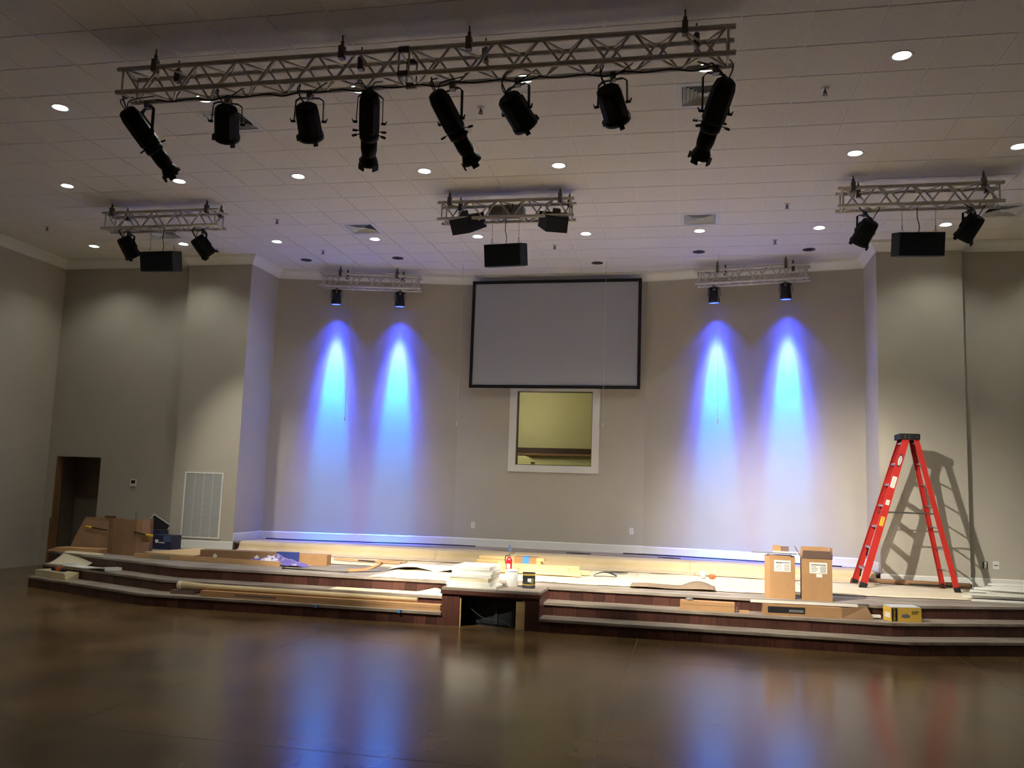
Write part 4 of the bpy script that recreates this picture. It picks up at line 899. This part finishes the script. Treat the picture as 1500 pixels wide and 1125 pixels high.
tag(MB().bar((-5.0, 13.92, DECK + 0.03), (-4.5, 13.84, DECK + 0.03), 0.08, 0.022).build('short_wood_strip', M_OAK, origin=(-4.75, 13.88, DECK)), 'short reddish wood strip behind the long wood strip', 'board')
# long carton and paper roll on the lowest step
t = thing('long_step_carton', 'very long low cardboard carton lying on the lowest left step', 'box', (-4.9, 11.1, S1))
MB().box(-6.45, -3.10, 11.00, 11.14, S1, S1 + 0.075).build('body', M_CARD, t); MB().box(-5.95, -5.35, 10.9985, 10.9998, S1 + 0.025, S1 + 0.055).build('dark_label', M_CARDIN, t)
for k in range(3): MB().box(-5.0 + k * 0.7, -4.4 + k * 0.7, 10.9985, 10.9998, S1 + 0.036, S1 + 0.039).build('seam_line', M_CARDIN, t)
t = thing('paper_roll', 'long thin kraft paper roll lying on the long step carton', 'roll', (-5, 11.18, S1))
MB().tube([(-6.82, 11.13, S1 + 0.115), (-6.5, 11.13, S1 + 0.115), (-3.45, 11.15, S1 + 0.105)], [0.055, 0.038, 0.03], 12).build('roll', M_KRAFT, t); MB().tube([(-6.86, 11.13, S1 + 0.115), (-6.80, 11.13, S1 + 0.115)], 0.058, 12).build('wrinkled_end', M_KRAFT2, t)
MB().box(-6.95, -6.6, 11.08, 11.2, S1, S1 + 0.05).build('support_block', M_CARDIN, t)
tag(MB().box(-6.2, -4.35, 11.17, 11.21, S1, S1 + 0.13).build('rear_board', M_CARD, origin=(-5, 11.2, S1)), 'flat cardboard strip standing behind the long step carton', 'cardboard')
def fn(u, v): return (-4.75 + 1.62 * u, 11.285 + 0.30 * v, S2 + 0.006 + (0.07 * max(0, (u - 0.72)) * 6 * v if u < 0.88 else 0.07 * max(0, (1.0 - u)) * 8 * v))
tag(MB().sheet(fn, 30, 6, 0.003).build('step_paper', M_KRAFT2, origin=(-4, 11.4, S2)), 'pale paper strip buckling up on the second step beside the box', 'paper')
for x, y, z, lb in ((-4.75, 10.885, S1, 'small blue tape scrap on the lowest step edge, left one'), (-3.62, 10.885, S1, 'small blue tape scrap on the lowest step edge by the box')):
    tag(MB().box(x, x + 0.028, y, y + 0.013, z - 0.035, z + 0.002).box(x, x + 0.05, y, y + 0.04, z + 0.0005, z + 0.003).build('tape_scrap', M_BTAPE, origin=(x, y, z)), lb, 'tape', 'blue tape scraps')
tag(MB(rotz((-3.22, 11.40, S2 + 0.012), 15)).box(-0.06, 0.06, -0.02, 0.02, 0, 0.035).build('tape_scrap', mat('pale blue tape', (170, 200, 235), 0.6), origin=(-3.2, 11.4, S2)), 'crumpled pale blue tape on the second step by the box', 'tape')

# ------------------------------------------------------------------ on the centre box
z = DECK + 0.001
lbs = ['lowest', 'second', 'third', 'fourth', 'fifth', 'top']
for k, (x0, x1, y0, y1, h, a) in enumerate(((-3.02, -2.39, 10.98, 11.60, 0.022, 2), (-3.03, -2.46, 10.99, 11.55, 0.05, 0), (-3.0, -2.48, 11.0, 11.6, 0.05, -1), (-2.99, -2.46, 11.0, 11.6, 0.045, 1), (-2.97, -2.44, 11.02, 11.6, 0.045, 0), (-2.96, -2.47, 11.02, 11.6, 0.05, -1))):
    M = rotz(((x0 + x1) / 2, (y0 + y1) / 2, z), a); hx, hy = (x1 - x0) / 2, (y1 - y0) / 2
    t = thing('painted_board', lbs[k] + ' white panel in the stack on the center stage box', 'panel', ((x0 + x1) / 2, (y0 + y1) / 2, z), 'white panels on the center box')
    MB(M).box(-hx, hx, -hy, hy, 0, h - 0.004).build('board', M_WHITE2 if k != 2 else M_KRAFT2, t); MB(M).box(-hx + 0.008, hx - 0.008, -hy + 0.008, hy - 0.008, h - 0.004, h).build('recessed_face', M_WHITE2, t); z += h + 0.0005
q = onstage(751, 857); t = thing('white_pail', 'white paint pail beside the white panel stack', 'bucket', (-2.27, 11.42, DECK)); M = Matrix.Translation((-2.27, 11.42, DECK))
MB(M).lathe([(0.078, 0.0), (0.082, 0.004), (0.086, 0.20), (0.086, 0.205)], 24).build('pail', M_WHITE, t); MB(M).lathe([(0.09, 0.195), (0.09, 0.212), (0.07, 0.216)], 24).build('lid', M_WHITE2, t)
MB(M).lathe([(0.0852, 0.095), (0.0862, 0.10), (0.0856, 0.105)], 24, cap=False).build('band', M_GRILLE, t)
t = thing('paint_can', 'black and gold labelled paint can right of the white pail', 'can', (-2.03, 11.36, DECK)); M = Matrix.Translation((-2.03, 11.36, DECK))
MB(M).lathe([(0.083, 0.0), (0.086, 0.003), (0.086, 0.012), (0.083, 0.015), (0.083, 0.185), (0.086, 0.19), (0.084, 0.198)], 24).build('can_body', M_INKD, t)
MB(M).lathe([(0.0836, 0.162), (0.0836, 0.184)], 24, cap=False).build('gold_band', M_GOLD, t); MB(M).lathe([(0.0836, 0.04), (0.0836, 0.052)], 24, cap=False).build('gold_band', M_GOLD, t)
MB(M).lathe([(0.078, 0.192), (0.06, 0.195)], 24).build('lid', M_ALU, t)
def arc(a0, a1, z0, z1, r, nm, mm):
    mb = MB(M); n = 6; A = [[(r * math.sin(a0 + (a1 - a0) * k / n), -r * math.cos(a0 + (a1 - a0) * k / n), zz) for k in range(n + 1)] for zz in (z0, z1)]
    ids = [[mb.p(p) for p in rr] for rr in A]
    for k in range(n): mb.face((ids[0][k], ids[0][k + 1], ids[1][k + 1], ids[1][k]))
    mb.build(nm, mm, t)
arc(0.35, 1.0, 0.065, 0.13, 0.0838, 'label_panel', mat('olive label print', (120, 112, 70), 0.5)); arc(0.0, 0.5, 0.085, 0.125, 0.0842, 'white_mark', M_LABEL)
q = Vector((-2.60, 12.86, DECK + 0.022)); t = thing('fire_extinguisher', 'red fire extinguisher standing behind the white pail', 'fire extinguisher', q); M = Matrix.Translation(q) @ Matrix.Scale(0.72, 4)
MB(M).lathe([(0.055, 0), (0.062, 0.01), (0.064, 0.26), (0.058, 0.30), (0.035, 0.335), (0.02, 0.345)], 18).build('cylinder', M_REDX, t)
MB(M).lathe([(0.022, 0.34), (0.022, 0.385), (0.014, 0.39)], 12).build('valve', M_HANG, t)
MB(M).bar((-0.02, 0, 0.385), (0.10, 0, 0.405), 0.02, 0.008).bar((-0.02, 0, 0.40), (0.11, 0, 0.445), 0.02, 0.008).build('handle', M_RUB, t)
MB(M).tube(smooth_path([(-0.02, 0, 0.37), (-0.07, 0, 0.36), (-0.085, 0, 0.3), (-0.075, 0, 0.2)]), 0.010, 8).build('hose', M_RUB, t)
MB(M).box(-0.03, 0.03, -0.0665, -0.062, 0.12, 0.21).build('label', M_LABEL, t)

# lumber behind
names = 0
LB = ['lowest board of the taped lumber bundle', 'middle board of the taped lumber bundle', 'top board of the taped lumber bundle']
for k in range(3):
    tag(MB().box(-3.42 + 0.04 * k, -2.28 - 0.05 * (k % 2), 14.05, 14.30, DECK + 0.03 + 0.052 * k, DECK + 0.078 + 0.052 * k).build('lumber_board', M_PINE, origin=(-2.9, 14.2, DECK)), LB[k] + ' behind the extinguisher', 'board', 'taped lumber bundle')
t = thing('bundle_wrap', 'cardboard wrap with blue tape around the lumber bundle', 'wrap', (-2.55, 14.15, DECK))
MB().rings([[(x, y, zz) for y, zz in ((14.04, DECK + 0.028), (14.31, DECK + 0.028), (14.31, DECK + 0.19), (14.04, DECK + 0.19))] for x in (-2.76, -2.40)], False, smooth=False).build('sleeve', M_CARD, t)
MB().rings([[(x, y, zz) for y, zz in ((14.036, DECK + 0.026), (14.314, DECK + 0.026), (14.314, DECK + 0.194), (14.036, DECK + 0.194))] for x in (-2.62, -2.52)], False, smooth=False).build('blue_tape', M_BTAPE, t)
for k, (x0, x1, yy, zz, h) in enumerate(((-3.0, -1.55, 13.05, 0.03, 0.05), (-3.05, -1.75, 13.12, 0.082, 0.05), (-2.9, -1.45, 13.3, 0.03, 0.06), (-2.85, -1.62, 13.32, 0.092, 0.05))):
    M = rotz(((x0 + x1) / 2, yy, DECK + zz), -2 + k * 1.5); L = (x1 - x0) / 2
    tag(MB(M).box(-L, L, -0.045, 0.045, 0, h).build('lumber_board', M_PINE, origin=((x0 + x1) / 2, yy, DECK)), ['front lower', 'front upper', 'rear lower', 'rear upper'][k] + ' loose pine board behind the paint cans', 'board', 'loose pine boards')
# black arch standing in for a shadow hole, cardboard sheet, cup
mb = MB(); path = [(-1.40 + 0.34 * k / 8, 13.35, DECK + 0.03 + 0.05 * math.sin(math.pi * k / 8)) for k in range(9)]
for a, b in zip(path, path[1:]): mb.bar(a, b, 0.12, 0.008)
tag(mb.build('shadow_hole', M_RUB, origin=(-1.23, 13.35, DECK)), 'small black arch standing for a shadow hole right of the loose boards', 'offcut')
def fn(u, v):
    x = -0.78 + 1.12 * u; y = 12.0 + 0.5 * v + 0.10 * u
    return (x, y, DECK + 0.030 + 0.055 * max(0, math.sin((u - 0.60) / 0.38 * math.pi)) * (1 if 0.60 < u < 0.98 else 0) * v + 0.006 * math.sin(u * 9))
tag(MB().sheet(fn, 36, 6, 0.004).build('warped_cardboard', mat('grey brown board', (140, 120, 96), 0.85, vary=0.08), origin=(-0.2, 12.3, DECK)), 'warped grey brown cardboard sheet humped at its right end', 'cardboard')
q = Vector((0.2, 13.9, DECK)); t = thing('white_cup', 'small white cup on the paper behind the warped cardboard', 'cup', q); MB(Matrix.Translation(q)).lathe([(0.035, 0.02), (0.045, 0.115), (0.041, 0.115), (0.033, 0.03)], 14).build('cup', M_WHITE2, t)
q = Vector((0.34, 13.88, DECK + 0.05)); tag(MB(Matrix.Translation(q) @ Matrix.Rotation(math.pi / 2, 4, 'Y')).lathe([(0.02, -0.05), (0.034, -0.04), (0.034, 0.02), (0.02, 0.05)], 12).build('orange_cap', M_ORANGE, origin=q), 'small orange cap lying right of the white cup', 'cap')
q = aty(731 + 1, 804, 15.1); tag(MB(Matrix.Translation((-3.1, 15.35, PLAT + 0.015))).lathe([(0.03, 0), (0.032, 0.02), (0.03, 0.09), (0.018, 0.11), (0.018, 0.13)], 12).build('small_bottle', mat('pale blue plastic', (170, 184, 224), 0.4), origin=(-3.1, 15.35, PLAT)), 'small pale bottle on the upper step below the window', 'bottle')
# torn dark patches in the paper (scraps)
for x, y, zz, r, lb in ((-1.95, 15.9, PLAT, 0.22, 'dark scrap on the upper step right of the window'), (-0.35, 15.85, PLAT, 0.20, 'dark scrap on the upper step left of the right streaks'), (-1.1, 13.95, DECK + 0.02, 0.16, 'dark thin scrap on the paper behind the arched shadow hole')):
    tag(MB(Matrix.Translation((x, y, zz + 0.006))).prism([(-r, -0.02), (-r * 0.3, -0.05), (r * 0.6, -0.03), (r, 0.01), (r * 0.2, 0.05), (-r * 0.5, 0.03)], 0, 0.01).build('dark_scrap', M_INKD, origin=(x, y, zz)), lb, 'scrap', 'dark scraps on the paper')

# ------------------------------------------------------------------ tall cartons
def carton(cx, cy, a, w_, d_, h, label, flaps, chamfer=0.0):
    t = thing('tall_carton', label, 'box', (cx, cy, DECK), 'tall cartons on the stage'); M = rotz((cx, cy, DECK + 0.001), a); hw, hd, th = w_ / 2, d_ / 2, 0.006; c = chamfer
    ring = [(-hw + c, -hd), (hw, -hd), (hw, hd), (-hw + c, hd), (-hw, hd - c), (-hw, -hd + c)] if c else [(-hw, -hd), (hw, -hd), (hw, hd), (-hw, hd)]
    n = len(ring); inn = [(x * (1 - th / hw), y * (1 - th / hd)) for x, y in ring]
    for k in range(n):
        l = (k + 1) % n; MB(M).hexa([(*ring[k], 0), (*ring[l], 0), (*inn[l], 0), (*inn[k], 0), (*ring[k], h), (*ring[l], h), (*inn[l], h), (*inn[k], h)]).build('side_panel', M_CARD, t)
    MB(M).prism(inn, 0.002, 0.008).build('bottom_panel', M_CARD, t)
    for (p, q, out, L, mm) in flaps:
        p, q, out = Vector((*p, h)), Vector((*q, h)), Vector(out).normalized(); up = out * L; nn = (q - p).cross(out).normalized() * 0.005
        ins = (q - p).normalized() * 0.012
        MB(M).hexa([p, q, q + nn, p + nn, p + up + ins, q + up - ins, q + up - ins + nn, p + up + ins + nn]).build('top_flap', mm, t)
    return t, M, hw, hd
def shipping_label(t, M, hd, x0, x1, z0, z1):
    lb = MB(M).box(x0, x1, -hd - 0.0016, -hd - 0.0003, z0, z1).build('shipping_label', M_LABEL, t)
    mb = MB(M); x = x0 + 0.02
    while x < x1 - 0.03: L = random.uniform(0.01, 0.018); mb.box(x, min(x + L, x1 - 0.015), -hd - 0.0022, -hd - 0.0017, z1 - 0.035, z1 - 0.022); x += L + 0.005
    mb.build('heading_print', M_INKD, lb)
    mb = MB(M)
    for k in range(5): mb.box(x0 + 0.02, x0 + (x1 - x0) * random.uniform(0.35, 0.5), -hd - 0.0022, -hd - 0.0017, z0 + 0.02 + k * 0.02, z0 + 0.026 + k * 0.02)
    for k in range(6): mb.box(x0 + (x1 - x0) * 0.6, x1 - 0.012, -hd - 0.0022, -hd - 0.0017, z0 + 0.012 + k * 0.014, z0 + 0.018 + k * 0.014)
    mb.build('body_print', M_INK, lb)
c1, Mq, hw, hd = carton(1.135, 11.95, -4, 0.37, 0.34, 0.52, 'tall closed tan carton with white label, left of the pair', [], 0.06)
shipping_label(c1, Mq, hd, -0.07, 0.13, 0.335, 0.475)
MB(Mq).prism([(-0.13, -0.15), (0.13, -0.15), (0.15, 0.15), (-0.13, 0.15)], 0.52, 0.53).build('top_panel', M_CARD, c1)
for sx, nm in ((-1, 0), (1, 0)): MB(Mq).hexa([(sx * 0.18, -0.1, 0.50), (sx * 0.182, -0.1, 0.50), (sx * 0.182, 0.12, 0.50), (sx * 0.18, 0.12, 0.50), (sx * 0.13, -0.08, 0.545), (sx * 0.134, -0.08, 0.545), (sx * 0.134, 0.1, 0.545), (sx * 0.13, 0.1, 0.545)]).build('folded_flap', M_CARD2, c1)
c2, Mr, hw, hd = carton(1.575, 11.90, -3, 0.36, 0.34, 0.52, 'tall open tan carton with raised flaps, right of the pair',
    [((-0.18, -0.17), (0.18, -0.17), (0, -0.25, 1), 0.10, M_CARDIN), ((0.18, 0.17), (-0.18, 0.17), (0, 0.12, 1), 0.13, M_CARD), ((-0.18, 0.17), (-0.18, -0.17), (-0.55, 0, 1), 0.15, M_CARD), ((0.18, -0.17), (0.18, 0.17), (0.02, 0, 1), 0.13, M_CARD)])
shipping_label(c2, Mr, hd, -0.09, 0.12, 0.335, 0.47)
MB(Mr).box(-0.01, 0.06, -hd - 0.0016, -hd - 0.0003, 0.29, 0.33).build('small_sticker', M_LABEL, c2)
zt = DECK + 0.548
tag(MB().bar((0.78, 11.90, zt + 0.010), (1.33, 11.84, zt + 0.010), 0.05, 0.02).build('metal_strip', mat('dull galvanised steel', (150, 148, 142), 0.5, metal=0.3), origin=(1.05, 11.9, zt)), 'grey metal strip jutting out over the left tall carton', 'strip')
tag(MB(rotz((1.2, 11.90, zt + 0.021), -6)).box(-0.15, 0.17, -0.05, 0.05, 0, 0.012).build('painted_lath', M_WHITE2, origin=(1.2, 11.9, zt)), 'white slat lying on top of the left tall carton', 'slat')
t = thing('little_carton', 'little brown carton on top of the left tall carton', 'box', (1.16, 11.97, zt + 0.032)); M = rotz((1.15, 11.96, zt + 0.034), -5)
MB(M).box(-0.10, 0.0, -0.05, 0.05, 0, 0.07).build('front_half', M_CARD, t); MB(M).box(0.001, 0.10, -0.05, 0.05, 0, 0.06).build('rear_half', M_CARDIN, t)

# ------------------------------------------------------------------ on the second step, right
t = thing('long_carton', 'long plain carton on the second step left of the tall cartons', 'box', (0.23, 11.45, S2)); M = rotz((0.22, 11.44, S2 + 0.001), -2)
MB(M).box(-0.33, 0.33, -0.07, 0.07, 0, 0.11).build('body', M_CARD, t); MB(M).box(-0.328, 0.328, -0.0712, -0.0702, 0.066, 0.069).build('lid_seam', M_CARDIN, t); MB(M).box(0.331, 0.36, -0.05, 0.05, 0, 0.06).build('torn_end', M_CARDIN, t)
tag(MB(Matrix.Translation((0.0, 11.44, S2 + 0.111))).lathe([(0.05, 0.0), (0.055, 0.012), (0.03, 0.03), (0.01, 0.034)], 8, smooth=False).build('grey_wad', M_INK, origin=(0, 11.44, S2 + 0.111)), 'small grey wad on the plain long carton', 'wad')
tag(MB(rotz((0.66, 11.42, S2 + 0.001), 12)).box(-0.06, 0.06, -0.03, 0.03, 0, 0.025).build('wood_chip', M_OAK, origin=(0.66, 11.42, S2)), 'small wood offcut right of the plain long carton', 'offcut')
t = thing('labelled_long_carton', 'long torn carton with black label under white tracks on the second step', 'box', (1.5, 11.45, S2)); M = rotz((1.5, 11.45, S2 + 0.001), 5)
MB(M).box(-0.62, 0.30, -0.07, 0.07, 0, 0.125).build('body', M_CARD, t); MB(M).box(-0.57, -0.13, -0.0716, -0.0703, 0.03, 0.105).build('black_label', M_INKD, t); MB(M).box(-0.32, -0.15, -0.0724, -0.0717, 0.045, 0.075).build('label_print', M_INK, t)
MB(M).hexa([(0.301, -0.07, 0), (0.68, -0.06, 0), (0.68, 0.06, 0), (0.301, 0.07, 0), (0.301, -0.07, 0.12), (0.60, -0.02, 0.15), (0.62, 0.05, 0.13), (0.301, 0.07, 0.12)]).build('crushed_end', M_CARD2, t)
for k, (a, b, mm, lb) in enumerate((((0.74, 11.39, S2 + 0.14), (2.0, 11.50, S2 + 0.14), M_WHITE2, 'front white metal track on the torn long carton'), ((1.0, 11.45, S2 + 0.142), (2.14, 11.55, S2 + 0.142), M_ALU, 'rear grey metal track on the torn long carton'))):
    tt = thing('metal_track', lb, 'track', a, 'metal tracks on the carton'); mb = MB(); mb.bar(a, b, 0.035, 0.006); mb.build('web', mm, tt)
    for sg in (-1, 1): o_ = Vector((0, 0.0175 * sg, 0.012)); MB().bar(Vector(a) + o_, Vector(b) + o_, 0.003, 0.03).build('flange', mm, tt)
tag(MB().bar((2.15, 11.55, S2 + 0.035), (2.27, 11.56, S2 + 0.035), 0.05, 0.03).build('white_offcut', M_WHITE2, origin=(2.2, 11.55, S2)), 'white offcut between the torn carton and the yellow box', 'offcut')
t = thing('yellow_tool_box', 'yellow printed tool box on the second step below the ladder', 'box', (2.52, 11.48, S2)); M = rotz((2.50, 11.52, S2 + 0.001), 16)
MB(M).box(-0.17, 0.20, -0.09, 0.11, 0, 0.165).build('carton', M_YEL, t)
MB(M).box(-0.17, -0.095, -0.0914, -0.0903, 0.005, 0.16).build('black_band', M_INKD, t)
R = M @ Matrix.Translation((-0.132, -0.0917, 0.083)) @ Matrix.Rotation(math.pi / 2, 4, 'X') @ Matrix.Rotation(math.pi / 2, 4, 'Z'); text_mesh('DEWALT', 0.036, R, M_YELP, 'brand_lettering', t)
mb = MB(M); mb.lathe([(0.001, 0), (0.001, 0.001)], 6); 
MB(M).prism([(0, 0), (0.001, 0), (0, 0.001)], 0, 0.001)
sh = [(-0.05, 0.055), (0.0, 0.045), (0.055, 0.055), (0.06, 0.075), (0.02, 0.095), (-0.04, 0.085)]
mb = MB(M); mb.rings([[(x, y, zz) for x, zz in sh] for y in (-0.0916, -0.0904)], True, smooth=False); mb.build('tool_picture', M_INK, t)
mb = MB(M); [mb.box(0.08, 0.17 - 0.01 * k, -0.0914, -0.0904, 0.12 - 0.014 * k, 0.126 - 0.014 * k) for k in range(3)]; mb.build('print_lines', M_INKD, t)
MB(M).box(-0.1712, -0.1703, -0.06, 0.07, 0.04, 0.10).build('end_print', M_LABEL, t)
MB(M).hexa([(-0.17, -0.088, 0.166), (0.195, -0.088, 0.166), (0.195, 0.1, 0.166), (-0.17, 0.1, 0.166), (-0.17, -0.088, 0.17), (0.195, -0.088, 0.17), (0.195, 0.1, 0.182), (-0.17, 0.1, 0.182)]).build('plastic_wrap', M_GRILLE, t)

# ------------------------------------------------------------------ right end: tube by the wall and the trim boards
t = thing('cardboard_tube', 'long brown paper roll lying along the baseboard behind the ladder', 'roll', (3.4, 14.65, DECK)); MB().tube([(2.72, 14.66, DECK + 0.045), (4.15, 14.60, DECK + 0.045)], 0.042, 14).build('tube', M_CARD2, t); MB().tube([(4.15, 14.60, DECK + 0.045), (4.17, 14.599, DECK + 0.045)], 0.03, 14).build('dark_core', M_INKD, t)
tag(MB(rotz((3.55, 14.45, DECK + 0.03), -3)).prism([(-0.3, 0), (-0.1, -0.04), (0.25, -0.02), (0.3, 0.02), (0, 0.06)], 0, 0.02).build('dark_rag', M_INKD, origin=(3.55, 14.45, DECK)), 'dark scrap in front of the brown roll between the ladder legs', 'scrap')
rb = random.Random(5)
TRB = [(3.62, 5.1, 12.72, 0), (3.55, 5.0, 12.86, 1), (3.7, 5.2, 12.98, 0), (3.60, 4.6, 12.78, 2), (3.66, 5.05, 12.92, 3), (3.90, 5.2, 13.1, 1), (3.72, 4.35, 12.95, 4), (3.95, 5.3, 13.2, 2), (3.98, 5.3, 13.22, 3), (3.93, 5.25, 13.2, 4), (4.0, 5.3, 13.3, 5)]
for k, (x0, x1, yy, lv) in enumerate(TRB):
    a = rb.uniform(-5, 5) if lv < 4 else rb.uniform(-12, 4); M = rotz((x0, yy, DECK + 0.004 + lv * 0.034), a); L = x1 - x0
    t = thing('white_trim_board', 'white trim board, %s piece counted upward in the pile at the right stage edge' % ORD[k], 'board', (x0, yy, DECK), 'white trim boards in the right pile')
    MB(M).hexa([(0, 0, 0), (L, 0, 0), (L, 0.11, 0), (0.09, 0.11, 0), (0, 0, 0.018), (L, 0, 0.018), (L, 0.11, 0.018), (0.09, 0.11, 0.018)]).build('board', M_WHITE2, t)
    MB(M).hexa([(0.012, 0.008, 0.018), (L, 0.008, 0.018), (L, 0.035, 0.018), (0.035, 0.035, 0.018), (0.016, 0.012, 0.028), (L, 0.012, 0.028), (L, 0.03, 0.028), (0.03, 0.03, 0.028)]).build('moulded_edge', M_TRIM, t)
